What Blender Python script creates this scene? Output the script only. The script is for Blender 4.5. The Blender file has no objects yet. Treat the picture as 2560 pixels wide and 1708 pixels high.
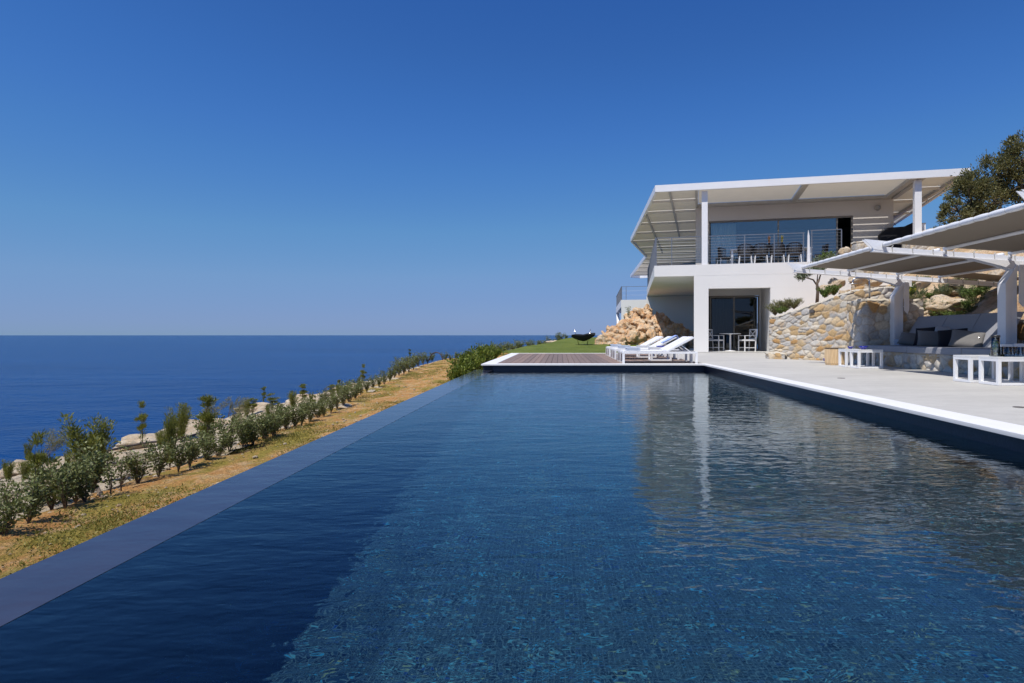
import bpy, bmesh, math, random
import numpy as np
from mathutils import Vector, Matrix, noise
R = math.radians
SC = bpy.context.scene
COL = SC.collection

# ------------------------------------------------------------------ camera
cam_d = bpy.data.cameras.new("camera")
cam = bpy.data.objects.new("camera", cam_d)
COL.objects.link(cam)
CZ = 0.68
cam.location = (0, 0, CZ)
cam.rotation_euler = (R(90), 0, 0)
cam_d.sensor_width = 36
cam_d.lens = 36 * 1500 / 2560
cam_d.shift_x = -120 / 2560
cam_d.shift_y = -16 / 2560
cam_d.clip_start = 0.05
cam_d.clip_end = 300000
SC.camera = cam

# ------------------------------------------------------------------ world, sun, exposure
SUN = Vector((0.36, 0.45, -1.0)).normalized()      # direction the light travels
elev = math.asin(-SUN.z)
w = bpy.data.worlds.new("World")
SC.world = w
w.use_nodes = True
nt = w.node_tree
nt.nodes.clear()
sky = nt.nodes.new("ShaderNodeTexSky")
sky.sky_type = 'NISHITA'
sky.sun_disc = False
sky.sun_elevation = elev
sky.sun_rotation = math.atan2(-SUN.x, -SUN.y)
sky.altitude = 40
sky.air_density = 1.0
sky.dust_density = 0.25
sky.ozone_density = 3.2
k1 = nt.nodes.new("ShaderNodeVectorMath"); k1.operation = 'SCALE'; k1.inputs['Scale'].default_value = 0.1
k2 = nt.nodes.new("ShaderNodeVectorMath"); k2.operation = 'SCALE'; k2.inputs['Scale'].default_value = 10
crv = nt.nodes.new("ShaderNodeRGBCurve")      # deep polarised Mediterranean blue
for ch, pts in ((0, [(0,0),(.10,.028),(.112,.034),(.133,.044),(.173,.066),(.26,.116),(.389,.172),(.558,.205),(1,.3)]),
                (1, [(0,0),(.16,.10),(.191,.125),(.224,.155),(.288,.208),(.403,.285),(.541,.322),(.65,.325),(1,.4)]),
                (2, [(0,0),(.30,.36),(.356,.415),(.396,.47),(.44,.515),(.50,.548),(.584,.572),(.64,.585),(1,.7)])):
    c = crv.mapping.curves[ch]
    while len(c.points) < len(pts): c.points.new(0.5, 0.5)
    for q, (x_, y_) in zip(c.points, pts): q.location = (x_, y_); q.handle_type = 'VECTOR'
crv.mapping.update()
bg = nt.nodes.new("ShaderNodeBackground")
bg.inputs[1].default_value = 0.094
wo = nt.nodes.new("ShaderNodeOutputWorld")
nt.links.new(sky.outputs[0], k1.inputs[0])
nt.links.new(k1.outputs[0], crv.inputs[1])
nt.links.new(crv.outputs[0], k2.inputs[0])
nt.links.new(k2.outputs[0], bg.inputs[0])
nt.links.new(bg.outputs[0], wo.inputs[0])
sd = bpy.data.lights.new("sun", 'SUN')
sd.energy = 4.2
sd.angle = R(0.5)
sd.color = (1.0, 0.955, 0.89)
sun = bpy.data.objects.new("sun", sd)
COL.objects.link(sun)
sun.rotation_euler = SUN.to_track_quat('-Z', 'Y').to_euler()
SC.view_settings.view_transform = 'Standard'
SC.view_settings.look = 'None'
SC.view_settings.exposure = 0.12
SC.view_settings.gamma = 1
SC.cycles.max_bounces = 10
SC.cycles.transparent_max_bounces = 24
SC.cycles.transmission_bounces = 8
SC.cycles.caustics_refractive = False
SC.cycles.caustics_reflective = False
SC.cycles.sample_clamp_indirect = 6
SC.cycles.use_denoising = True
SC.cycles.use_adaptive_sampling = True
SC.cycles.adaptive_threshold = 0.02

# ------------------------------------------------------------------ helpers
def G(px, py, z=0.0):
    """ground position seen at photo pixel, for a surface at height z"""
    Y = (CZ - z) * 1500 / (py - 838)
    return ((px - 1400) * Y / 1500, Y, z)

def tag(o, label=None, cat=None, group=None, kind=None):
    if label: o['label'] = label
    if cat: o['category'] = cat
    if group: o['group'] = group
    if kind: o['kind'] = kind
    return o

def thing(name, label, cat, loc=(0, 0, 0), rz=0, group=None):
    o = bpy.data.objects.new(name, None)
    o.empty_display_size = 0.1
    COL.objects.link(o)
    o.location = loc
    o.rotation_euler = (0, 0, rz)
    return tag(o, label, cat, group)

def mesh_obj(name, verts, faces, mat, parent=None, smooth=False, cols=None):
    me = bpy.data.meshes.new(name)
    me.from_pydata([tuple(v) for v in verts], [], [tuple(f) for f in faces])
    if smooth: me.shade_smooth()
    if cols is not None:
        a = me.color_attributes.new('Col', 'FLOAT_COLOR', 'POINT')
        a.data.foreach_set('color', np.asarray(cols, dtype=np.float32).ravel())
    if mat: me.materials.append(mat)
    me.update()
    o = bpy.data.objects.new(name, me)
    COL.objects.link(o)
    if parent: o.parent = parent
    return o

class MB:
    def __init__(s):
        s.v = []; s.f = []
    def add(s, vs, fs):
        b = len(s.v)
        s.v += [tuple(v) for v in vs]
        s.f += [tuple(b + i for i in f) for f in fs]
    def box(s, x0, x1, y0, y1, z0, z1):
        s.add([(x0,y0,z0),(x1,y0,z0),(x1,y1,z0),(x0,y1,z0),(x0,y0,z1),(x1,y0,z1),(x1,y1,z1),(x0,y1,z1)],
              [(0,3,2,1),(4,5,6,7),(0,1,5,4),(1,2,6,5),(2,3,7,6),(3,0,4,7)])
        return s
    def prism(s, poly, z0, z1):
        n = len(poly)
        s.add([(x,y,z0) for x,y in poly] + [(x,y,z1) for x,y in poly],
              [tuple(range(n-1,-1,-1)), tuple(range(n,2*n))] + [(i,(i+1)%n,n+(i+1)%n,n+i) for i in range(n)])
        return s
    def extr(s, poly, d):
        """closed 3-D polygon pushed along vector d"""
        n = len(poly); d = Vector(d)
        s.add([Vector(p) for p in poly] + [Vector(p)+d for p in poly],
              [tuple(range(n-1,-1,-1)), tuple(range(n,2*n))] + [(i,(i+1)%n,n+(i+1)%n,n+i) for i in range(n)])
        return s
    def beam(s, p0, p1, w, h, up=(0,0,1)):
        p0 = Vector(p0); p1 = Vector(p1); d = (p1-p0).normalized()
        a = d.cross(Vector(up))
        if a.length < 1e-4: a = d.cross(Vector((0,1,0)))
        a.normalize(); b = a.cross(d).normalized()
        a *= w/2; b *= h/2
        s.add([p0-a-b, p0+a-b, p0+a+b, p0-a+b, p1-a-b, p1+a-b, p1+a+b, p1-a+b],
              [(0,1,2,3),(7,6,5,4),(0,4,5,1),(1,5,6,2),(2,6,7,3),(3,7,4,0)])
        return s
    def tube(s, pts, r, n=8, cap=True):
        pts = [Vector(p) for p in pts]
        rs = r if isinstance(r, (list, tuple)) else [r]*len(pts)
        b0 = len(s.v); prev = None
        for i, p in enumerate(pts):
            d = (pts[min(i+1,len(pts)-1)] - pts[max(i-1,0)]).normalized()
            if prev is None:
                a = d.orthogonal().normalized()
            else:
                a = (prev - d*prev.dot(d)).normalized()
            prev = a; b = d.cross(a)
            for k in range(n):
                t = 2*math.pi*k/n
                s.v.append(tuple(p + a*math.cos(t)*rs[i] + b*math.sin(t)*rs[i]))
        for i in range(len(pts)-1):
            for k in range(n):
                q = b0+i*n
                s.f.append((q+k, q+(k+1)%n, q+n+(k+1)%n, q+n+k))
        if cap:
            s.f.append(tuple(b0+k for k in range(n-1,-1,-1)))
            s.f.append(tuple(b0+(len(pts)-1)*n+k for k in range(n)))
        return s
    def lathe(s, prof, n=24, c=(0,0,0)):
        b0 = len(s.v)
        for r, z in prof:
            for k in range(n):
                t = 2*math.pi*k/n
                s.v.append((c[0]+r*math.cos(t), c[1]+r*math.sin(t), c[2]+z))
        for i in range(len(prof)-1):
            for k in range(n):
                q = b0+i*n
                s.f.append((q+k, q+(k+1)%n, q+n+(k+1)%n, q+n+k))
        return s
    def build(s, name, mat, parent=None, smooth=False, bevel=0, seg=2):
        o = mesh_obj(name, s.v, s.f, mat, parent, False)
        bm = bmesh.new(); bm.from_mesh(o.data)
        bmesh.ops.recalc_face_normals(bm, faces=bm.faces)
        if bevel:
            bmesh.ops.bevel(bm, geom=[e for e in bm.edges if len(e.link_faces)==2 and e.calc_face_angle(0) > 0.6],
                            offset=bevel, segments=seg, profile=0.6, affect='EDGES', clamp_overlap=True)
        bm.to_mesh(o.data); bm.free()
        if smooth:
            o.data.shade_smooth()
        elif bevel:
            o.data.shade_smooth()
            md = o.modifiers.new('wn', 'WEIGHTED_NORMAL'); md.keep_sharp = True
            o.data.set_sharp_from_angle(angle=R(50))
        return o

def dup(root, loc, rz=0, label=None, group=None, scale=None):
    r = root.copy(); COL.objects.link(r); r.location = loc; r.rotation_euler = (0, 0, rz)
    if label: r['label'] = label
    if group: r['group'] = group
    if scale is not None: r.scale = scale
    for ch in list(root.children):
        c = ch.copy(); COL.objects.link(c); c.parent = r
        for g in list(ch.children):
            d = g.copy(); COL.objects.link(d); d.parent = c
    return r

ORD = "first second third fourth fifth sixth seventh eighth ninth tenth eleventh twelfth thirteenth fourteenth fifteenth sixteenth seventeenth eighteenth nineteenth twentieth".split()
def ordn(i):
    if i < 20: return ORD[i]
    tens = {2:'twenty',3:'thirty',4:'forty',5:'fifty',6:'sixty'}[(i+1)//10]
    u = (i+1) % 10
    return (tens[:-1]+'ieth') if u == 0 else tens + '-' + ORD[u-1]

# ------------------------------------------------------------------ materials
def newmat(name):
    m = bpy.data.materials.new(name); m.use_nodes = True
    nt = m.node_tree; nt.nodes.clear()
    out = nt.nodes.new('ShaderNodeOutputMaterial')
    return m, nt, out

def N(nt, t, **kw):
    n = nt.nodes.new(t)
    for k, v in kw.items():
        if k in n.inputs.keys() if isinstance(k, str) else False:
            n.inputs[k].default_value = v
        else:
            setattr(n, k, v)
    return n

def tex(nt, scale, detail=6, rough=0.6, coord='Object', sc=(1,1,1), kind='noise'):
    tc = nt.nodes.new('ShaderNodeTexCoord')
    mp = nt.nodes.new('ShaderNodeMapping'); mp.inputs['Scale'].default_value = sc
    nt.links.new(tc.outputs[coord], mp.inputs[0])
    if kind == 'noise':
        n = nt.nodes.new('ShaderNodeTexNoise')
        n.inputs['Scale'].default_value = scale; n.inputs['Detail'].default_value = detail
        n.inputs['Roughness'].default_value = rough
    else:
        n = nt.nodes.new('ShaderNodeTexVoronoi'); n.inputs['Scale'].default_value = scale
        if kind != 'voronoi': n.feature = kind
    nt.links.new(mp.outputs[0], n.inputs['Vector'])
    return n

def ramp(nt, fac, stops):
    r = nt.nodes.new('ShaderNodeValToRGB')
    el = r.color_ramp.elements
    while len(el) < len(stops): el.new(0.5)
    for e, (p, c) in zip(el, stops):
        e.position = p; e.color = (*c, 1) if len(c) == 3 else c
    nt.links.new(fac, r.inputs[0])
    return r.outputs[0]

def math_(nt, op, a, b=None, clamp=False):
    n = nt.nodes.new('ShaderNodeMath'); n.operation = op; n.use_clamp = clamp
    for i, x in enumerate((a, b)):
        if x is None: continue
        if isinstance(x, (int, float)): n.inputs[i].default_value = x
        else: nt.links.new(x, n.inputs[i])
    return n.outputs[0]

def mixc(nt, f, a, b, mode='MIX'):
    n = nt.nodes.new('ShaderNodeMix'); n.data_type = 'RGBA'; n.blend_type = mode
    for i, x in ((0, f), (6, a), (7, b)):
        if isinstance(x, (int, float)): n.inputs[i].default_value = x
        elif isinstance(x, tuple): n.inputs[i].default_value = (*x, 1)
        else: nt.links.new(x, n.inputs[i])
    return n.outputs[2]

def pm(name, base, rough=0.5, c2=None, vscale=4, detail=6, bump=0, bscale=60, spec=0.5, metallic=0, sc=(1,1,1), bsc=(1,1,1), bdist=0.01, lo=0.35, hi=0.65, coat=0):
    m, nt, out = newmat(name)
    p = nt.nodes.new('ShaderNodeBsdfPrincipled')
    nt.links.new(p.outputs[0], out.inputs[0])
    if c2 is None: c2 = tuple(c*0.88 for c in base)
    n = tex(nt, vscale, detail, sc=sc)
    nt.links.new(ramp(nt, n.outputs[0], [(lo, c2), (hi, base)]), p.inputs['Base Color'])
    p.inputs['Roughness'].default_value = rough
    p.inputs['Specular IOR Level'].default_value = spec
    p.inputs['Metallic'].default_value = metallic
    p.inputs['Coat Weight'].default_value = coat
    if bump:
        b = nt.nodes.new('ShaderNodeBump'); b.inputs['Strength'].default_value = bump; b.inputs['Distance'].default_value = bdist
        nb = tex(nt, bscale, 4, sc=bsc)
        nt.links.new(nb.outputs[0], b.inputs['Height']); nt.links.new(b.outputs[0], p.inputs['Normal'])
    return m

M = {}
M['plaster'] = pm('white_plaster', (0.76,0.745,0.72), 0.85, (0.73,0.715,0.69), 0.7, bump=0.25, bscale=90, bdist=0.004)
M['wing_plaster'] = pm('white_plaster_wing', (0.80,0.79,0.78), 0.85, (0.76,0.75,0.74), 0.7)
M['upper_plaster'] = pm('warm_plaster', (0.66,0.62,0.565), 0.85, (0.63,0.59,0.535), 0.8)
M['white_metal'] = pm('white_coated_metal', (0.82,0.82,0.83), 0.4, (0.79,0.79,0.80), 2)
M['louvre'] = pm('cream_louvre', (0.80,0.77,0.70), 0.55, (0.77,0.74,0.67), 1.5)
def translucent_panel(name, col, f):
    m, nt, out = newmat(name)
    d = nt.nodes.new('ShaderNodeBsdfDiffuse'); t = nt.nodes.new('ShaderNodeBsdfTranslucent'); mx = nt.nodes.new('ShaderNodeMixShader')
    n = tex(nt, 2, 4); c = ramp(nt, n.outputs[0], [(0.3,tuple(x*0.96 for x in col)),(0.7,col)])
    nt.links.new(c, d.inputs[0]); nt.links.new(c, t.inputs[0]); mx.inputs[0].default_value = f
    nt.links.new(d.outputs[0], mx.inputs[1]); nt.links.new(t.outputs[0], mx.inputs[2]); nt.links.new(mx.outputs[0], out.inputs[0]); return m
M['canopy'] = translucent_panel('taupe_canopy', (0.30,0.26,0.215), 0.07)
M['soffit'] = translucent_panel('cream_awning_panel', (0.82,0.78,0.70), 0.26)
M['beam_grey'] = pm('grey_beam_paint', (0.50,0.48,0.44), 0.5)
M['frame'] = pm('taupe_aluminium', (0.26,0.235,0.20), 0.4, metallic=0.2)
M['dark'] = pm('dark_fabric', (0.012,0.013,0.018), 0.9, bump=0.3, bscale=200, bdist=0.003)
M['black_metal'] = pm('black_metal', (0.02,0.02,0.022), 0.4)
M['steel'] = pm('brushed_steel', (0.62,0.60,0.58), 0.22, metallic=1.0, bump=0.05, bscale=200)
M['rail'] = pm('steel_rail', (0.20,0.215,0.25), 0.4, metallic=0.3)
M['sling'] = pm('white_sling', (0.80,0.80,0.81), 0.8, bump=0.3, bscale=260, bdist=0.002)
M['towel'] = pm('pale_blue_towel', (0.55,0.60,0.68), 0.95, (0.36,0.42,0.54), 30, sc=(0.2,3,3), bump=0.6, bscale=160, bdist=0.004)
M['towel_blue'] = pm('blue_towel', (0.40,0.52,0.85), 0.95, (0.26,0.36,0.74), 9, bump=0.6, bscale=160, bdist=0.004)
M['sofa'] = pm('grey_outdoor_fabric', (0.32,0.325,0.35), 0.9, (0.29,0.295,0.32), 120, bump=0.35, bscale=260, bdist=0.002)
M['pil_grey'] = pm('grey_pillow_fabric', (0.20,0.192,0.185), 0.95, (0.155,0.148,0.142), 150, bump=0.5, bscale=220, bdist=0.003)
M['pil_black'] = pm('black_pillow_fabric', (0.012,0.012,0.018), 0.95, bump=0.4, bscale=200, bdist=0.003)
M['pil_white'] = pm('pale_pillow_fabric', (0.42,0.42,0.44), 0.95, bump=0.4, bscale=200, bdist=0.003)

M['wicker'] = pm('tan_wicker', (0.80,0.58,0.34), 0.7, (0.60,0.41,0.22), 9, sc=(6,6,0.3), bump=0.3, bscale=50, bsc=(4,4,0.4), bdist=0.004)
M['bowl'] = pm('cobalt_ceramic', (0.018,0.025,0.30), 0.12, spec=0.7)
M['bark'] = pm('bark', (0.20,0.15,0.11), 0.9, (0.10,0.075,0.055), 12, sc=(1,1,0.3), bump=0.8, bscale=40, bdist=0.02)
M['twig'] = pm('twig', (0.16,0.12,0.08), 0.9, (0.10,0.07,0.05), 20)
M['hose'] = pm('irrigation_hose', (0.05,0.035,0.03), 0.6)
M['coping'] = pm('white_coping', (0.82,0.815,0.80), 0.6, (0.78,0.775,0.76), 3, bump=0.2, bscale=60, bdist=0.003)
M['wall_tile'] = pm('dark_pool_wall', (0.012,0.018,0.042), 0.35, (0.007,0.011,0.028), 20, bump=0.4, bscale=50, bdist=0.004)
M['orange_flower'] = pm('dried_plume', (0.55,0.22,0.05), 0.9)
M['yellow_flower'] = pm('yellow_flower', (0.75,0.55,0.02), 0.8)
M['curtain'] = pm('sheer_curtain', (0.80,0.90,0.88), 0.9, (0.60,0.74,0.73), 5, sc=(12,12,0.1))
M['curtain_dark'] = pm('grey_curtain', (0.10,0.11,0.09), 0.9, (0.05,0.055,0.045), 4, sc=(14,14,0.1))
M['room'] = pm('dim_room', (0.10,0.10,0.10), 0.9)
M['wood_table'] = pm('white_table_top', (0.78,0.78,0.78), 0.35)
M['green'] = pm('herb_leaves', (0.12,0.26,0.03), 0.6)
M['lemon'] = pm('lemon_slices', (0.62,0.62,0.22), 0.5)
M['dark_stone'] = pm('dark_stone', (0.10,0.09,0.085), 0.8)

def foliage_mat(name, c1, c2, c3, trans=0.25, rough=0.55):
    m, nt, out = newmat(name)
    g = nt.nodes.new('ShaderNodeNewGeometry')
    oi = nt.nodes.new('ShaderNodeObjectInfo')
    r = math_(nt, 'FRACT', math_(nt, 'ADD', g.outputs['Random Per Island'], math_(nt, 'MULTIPLY', oi.outputs['Random'], 0.35)))
    col = ramp(nt, g.outputs['Random Per Island'], [(0.0, c1), (0.55, c2), (1.0, c3)])
    n = tex(nt, 2.0, 2)
    col = mixc(nt, ramp(nt, n.outputs[0], [(0.3,(0.0,)*3),(0.7,(1,)*3)]), mixc(nt, 1.0, col, (0.72,0.78,0.75), 'MULTIPLY'), col)
    p = nt.nodes.new('ShaderNodeBsdfPrincipled'); nt.links.new(col, p.inputs['Base Color'])
    p.inputs['Roughness'].default_value = rough; p.inputs['Specular IOR Level'].default_value = 0.35
    t = nt.nodes.new('ShaderNodeBsdfTranslucent'); nt.links.new(col, t.inputs[0])
    mx = nt.nodes.new('ShaderNodeMixShader'); mx.inputs[0].default_value = trans
    nt.links.new(p.outputs[0], mx.inputs[1]); nt.links.new(t.outputs[0], mx.inputs[2])
    nt.links.new(mx.outputs[0], out.inputs[0])
    return m
M['leaf_grey'] = foliage_mat('grey_green_leaves', (0.10,0.12,0.03), (0.175,0.20,0.06), (0.36,0.36,0.16))
M['leaf_feather'] = foliage_mat('olive_green_needles', (0.13,0.145,0.025), (0.24,0.25,0.045), (0.38,0.36,0.09), 0.4)
M['leaf_wisp'] = foliage_mat('dry_green_wisps', (0.17,0.17,0.06), (0.26,0.25,0.10), (0.36,0.32,0.17), 0.35)
M['leaf_bright'] = foliage_mat('bright_green_leaves', (0.08,0.13,0.012), (0.17,0.21,0.02), (0.32,0.34,0.06), 0.35)
M['leaf_tree'] = foliage_mat('dark_tree_leaves', (0.09,0.085,0.03), (0.18,0.175,0.06), (0.34,0.31,0.16), 0.3)
M['leaf_olive'] = foliage_mat('olive_leaves', (0.10,0.12,0.05), (0.20,0.23,0.12), (0.36,0.38,0.26), 0.25)
M['leaf_rosemary'] = foliage_mat('rosemary_leaves', (0.10,0.13,0.05), (0.19,0.23,0.11), (0.31,0.34,0.20), 0.25)
M['leaf_green'] = foliage_mat('mid_green_leaves', (0.08,0.13,0.02), (0.15,0.22,0.045), (0.27,0.34,0.10), 0.35)
M['leaf_weed'] = foliage_mat('weed_blades', (0.17,0.16,0.025), (0.27,0.24,0.045), (0.42,0.33,0.09), 0.35)

def attr_mat(name, rough=0.85, bump=0.5, bscale=45, bdist=0.01, mult=1.0):
    m, nt, out = newmat(name)
    a = nt.nodes.new('ShaderNodeVertexColor'); a.layer_name = 'Col'
    n = tex(nt, 35, 6, 0.7)
    c = mixc(nt, 0.55, a.outputs[0], ramp(nt, n.outputs[0], [(0.3,(0.55,)*3),(0.65,(1.12,)*3)]), 'MULTIPLY')
    p = nt.nodes.new('ShaderNodeBsdfPrincipled'); nt.links.new(c, p.inputs['Base Color'])
    p.inputs['Roughness'].default_value = rough; p.inputs['Specular IOR Level'].default_value = 0.25
    b = nt.nodes.new('ShaderNodeBump'); b.inputs['Strength'].default_value = bump; b.inputs['Distance'].default_value = bdist
    nb = tex(nt, bscale, 6, 0.65); nt.links.new(nb.outputs[0], b.inputs['Height']); nt.links.new(b.outputs[0], p.inputs['Normal'])
    nt.links.new(p.outputs[0], out.inputs[0])
    return m
M['masonry'] = attr_mat('field_stone_masonry')

def rock_mat(name, a, b_, c_, grey):
    m, nt, out = newmat(name)
    oi = nt.nodes.new('ShaderNodeObjectInfo')
    n1 = tex(nt, 1.6, 8, 0.65); n2 = tex(nt, 5, 8, 0.7); n3 = tex(nt, 18, 6, 0.7)
    c = ramp(nt, n1.outputs[0], [(0.3, a), (0.5, b_), (0.66, c_)])
    c = mixc(nt, ramp(nt, n2.outputs[0], [(0.5,(0,)*3),(0.62,(0.75,)*3)]), c, grey)
    c = mixc(nt, 0.6, c, ramp(nt, n3.outputs[0], [(0.3,(0.7,)*3),(0.6,(1.2,)*3)]), 'MULTIPLY')
    p = nt.nodes.new('ShaderNodeBsdfPrincipled'); nt.links.new(c, p.inputs['Base Color'])
    p.inputs['Roughness'].default_value = 0.9; p.inputs['Specular IOR Level'].default_value = 0.2
    b = nt.nodes.new('ShaderNodeBump'); b.inputs['Strength'].default_value = 1.0; b.inputs['Distance'].default_value = 0.09
    nb = tex(nt, 5, 12, 0.75); nt.links.new(nb.outputs[0], b.inputs['Height']); nt.links.new(b.outputs[0], p.inputs['Normal'])
    nt.links.new(p.outputs[0], out.inputs[0])
    return m
M['boulder'] = rock_mat('ochre_boulder', (0.56,0.26,0.11), (0.66,0.44,0.25), (0.76,0.62,0.46), (0.44,0.41,0.36))
M['paleboulder'] = rock_mat('sandy_rock', (0.60,0.42,0.25), (0.70,0.55,0.37), (0.78,0.66,0.50), (0.56,0.50,0.42))
M['shelf_rock'] = rock_mat('pale_shelf_rock', (0.42,0.28,0.15), (0.52,0.42,0.29), (0.60,0.51,0.39), (0.50,0.44,0.34))

def glass_pane(name, refl=0.12, tint=(0.55,0.6,0.6)):
    m, nt, out = newmat(name)
    f = nt.nodes.new('ShaderNodeFresnel'); f.inputs[0].default_value = 1.5
    fac = math_(nt, 'ADD', f.outputs[0], refl, True)
    t = nt.nodes.new('ShaderNodeBsdfTransparent'); t.inputs[0].default_value = (*tint, 1)
    g = nt.nodes.new('ShaderNodeBsdfGlossy'); g.inputs['Roughness'].default_value = 0.0
    g.inputs[0].default_value = (0.95,0.97,1,1)
    mx = nt.nodes.new('ShaderNodeMixShader')
    nt.links.new(fac, mx.inputs[0]); nt.links.new(t.outputs[0], mx.inputs[1]); nt.links.new(g.outputs[0], mx.inputs[2])
    nt.links.new(mx.outputs[0], out.inputs[0])
    return m
M['pane'] = glass_pane('window_glass', 0.10, (0.88,0.92,0.92))
M['pane_low'] = glass_pane('shaded_glass', 0.0, (0.6,0.62,0.6))
M['glassware'] = glass_pane('clear_glassware', 0.06, (0.9,0.93,0.92))

# ---- sea
def sea_mat():
    m, nt, out = newmat('sea_water')
    tc = nt.nodes.new('ShaderNodeTexCoord')
    b = None
    for sc, dist, st in (((0.020,0.035,1), 0.9, 0.9), ((0.16,0.34,1), 0.22, 0.9), ((0.9,1.6,1), 0.05, 0.8)):
        mp = nt.nodes.new('ShaderNodeMapping'); mp.inputs['Scale'].default_value = sc; mp.inputs['Rotation'].default_value = (0,0,0.35)
        nt.links.new(tc.outputs['Object'], mp.inputs[0])
        n = nt.nodes.new('ShaderNodeTexNoise'); n.inputs['Scale'].default_value = 1; n.inputs['Detail'].default_value = 5
        nt.links.new(mp.outputs[0], n.inputs['Vector'])
        bb = nt.nodes.new('ShaderNodeBump'); bb.inputs['Strength'].default_value = st; bb.inputs['Distance'].default_value = dist*4
        nt.links.new(n.outputs[0], bb.inputs['Height'])
        if b: nt.links.new(b.outputs[0], bb.inputs['Normal'])
        b = bb
    mp = nt.nodes.new('ShaderNodeMapping'); mp.inputs['Scale'].default_value = (0.0012,0.006,1)
    nt.links.new(tc.outputs['Object'], mp.inputs[0])
    n = nt.nodes.new('ShaderNodeTexNoise'); n.inputs['Scale'].default_value = 1; n.inputs['Detail'].default_value = 4
    nt.links.new(mp.outputs[0], n.inputs['Vector'])
    col = ramp(nt, n.outputs[0], [(0.35,(0.001,0.027,0.115)),(0.65,(0.002,0.042,0.160))])
    p = nt.nodes.new('ShaderNodeBsdfPrincipled')
    nt.links.new(col, p.inputs['Base Color'])
    p.inputs['Roughness'].default_value = 0.22; p.inputs['IOR'].default_value = 1.33
    p.inputs['Specular IOR Level'].default_value = 0.08
    nt.links.new(b.outputs[0], p.inputs['Normal'])
    nt.links.new(p.outputs[0], out.inputs[0])
    return m

# ---- pool water: a thin refracting surface over the tiled basin
def water_mat():
    m, nt, out = newmat('pool_water')
    tc = nt.nodes.new('ShaderNodeTexCoord')
    b = None
    for sc, dist, rot, det in (((1.2,2.8,1), 0.0055, 0.25, 2), ((4.2,10.0,1), 0.0036, -0.2, 2), ((12,24,1), 0.0013, 0.3, 1)):
        mp = nt.nodes.new('ShaderNodeMapping'); mp.inputs['Scale'].default_value = sc; mp.inputs['Rotation'].default_value = (0,0,rot)
        nt.links.new(tc.outputs['Object'], mp.inputs[0])
        n = nt.nodes.new('ShaderNodeTexNoise'); n.inputs['Scale'].default_value = 1; n.inputs['Detail'].default_value = det
        n.inputs['Distortion'].default_value = 0.4
        nt.links.new(mp.outputs[0], n.inputs['Vector'])
        bb = nt.nodes.new('ShaderNodeBump'); bb.inputs['Strength'].default_value = 1.0; bb.inputs['Distance'].default_value = dist
        nt.links.new(n.outputs[0], bb.inputs['Height'])
        if b: nt.links.new(b.outputs[0], bb.inputs['Normal'])
        b = bb
    f = nt.nodes.new('ShaderNodeFresnel'); f.inputs[0].default_value = 1.46
    nt.links.new(b.outputs[0], f.inputs['Normal'])
    rf = nt.nodes.new('ShaderNodeBsdfRefraction'); rf.inputs['IOR'].default_value = 1.333; rf.inputs['Roughness'].default_value = 0.0
    rf.inputs[0].default_value = (0.60,0.86,1.0,1)
    rb = nt.nodes.new('ShaderNodeBump'); rb.inputs['Strength'].default_value = 1.0; rb.inputs['Distance'].default_value = 0.013
    mp = nt.nodes.new('ShaderNodeMapping'); mp.inputs['Scale'].default_value = (7.5,11,1)
    nt.links.new(tc.outputs['Object'], mp.inputs[0])
    n = nt.nodes.new('ShaderNodeTexNoise'); n.inputs['Scale'].default_value = 1; n.inputs['Detail'].default_value = 2; n.inputs['Distortion'].default_value = 0.8
    nt.links.new(mp.outputs[0], n.inputs['Vector']); nt.links.new(n.outputs[0], rb.inputs['Height']); nt.links.new(b.outputs[0], rb.inputs['Normal'])
    nt.links.new(rb.outputs[0], rf.inputs['Normal'])
    tr = nt.nodes.new('ShaderNodeBsdfTransparent'); tr.inputs[0].default_value = (0.60,0.86,1.0,1)
    m1 = nt.nodes.new('ShaderNodeMixShader'); m1.inputs[0].default_value = 0.3
    nt.links.new(rf.outputs[0], m1.inputs[1]); nt.links.new(tr.outputs[0], m1.inputs[2])
    gl = nt.nodes.new('ShaderNodeBsdfGlossy'); gl.inputs['Roughness'].default_value = 0.0; gl.inputs[0].default_value = (0.86,0.95,1.0,1)
    nt.links.new(b.outputs[0], gl.inputs['Normal'])
    m2 = nt.nodes.new('ShaderNodeMixShader')
    nt.links.new(f.outputs[0], m2.inputs[0]); nt.links.new(m1.outputs[0], m2.inputs[1]); nt.links.new(gl.outputs[0], m2.inputs[2])
    nt.links.new(m2.outputs[0], out.inputs[0])
    return m

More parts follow.
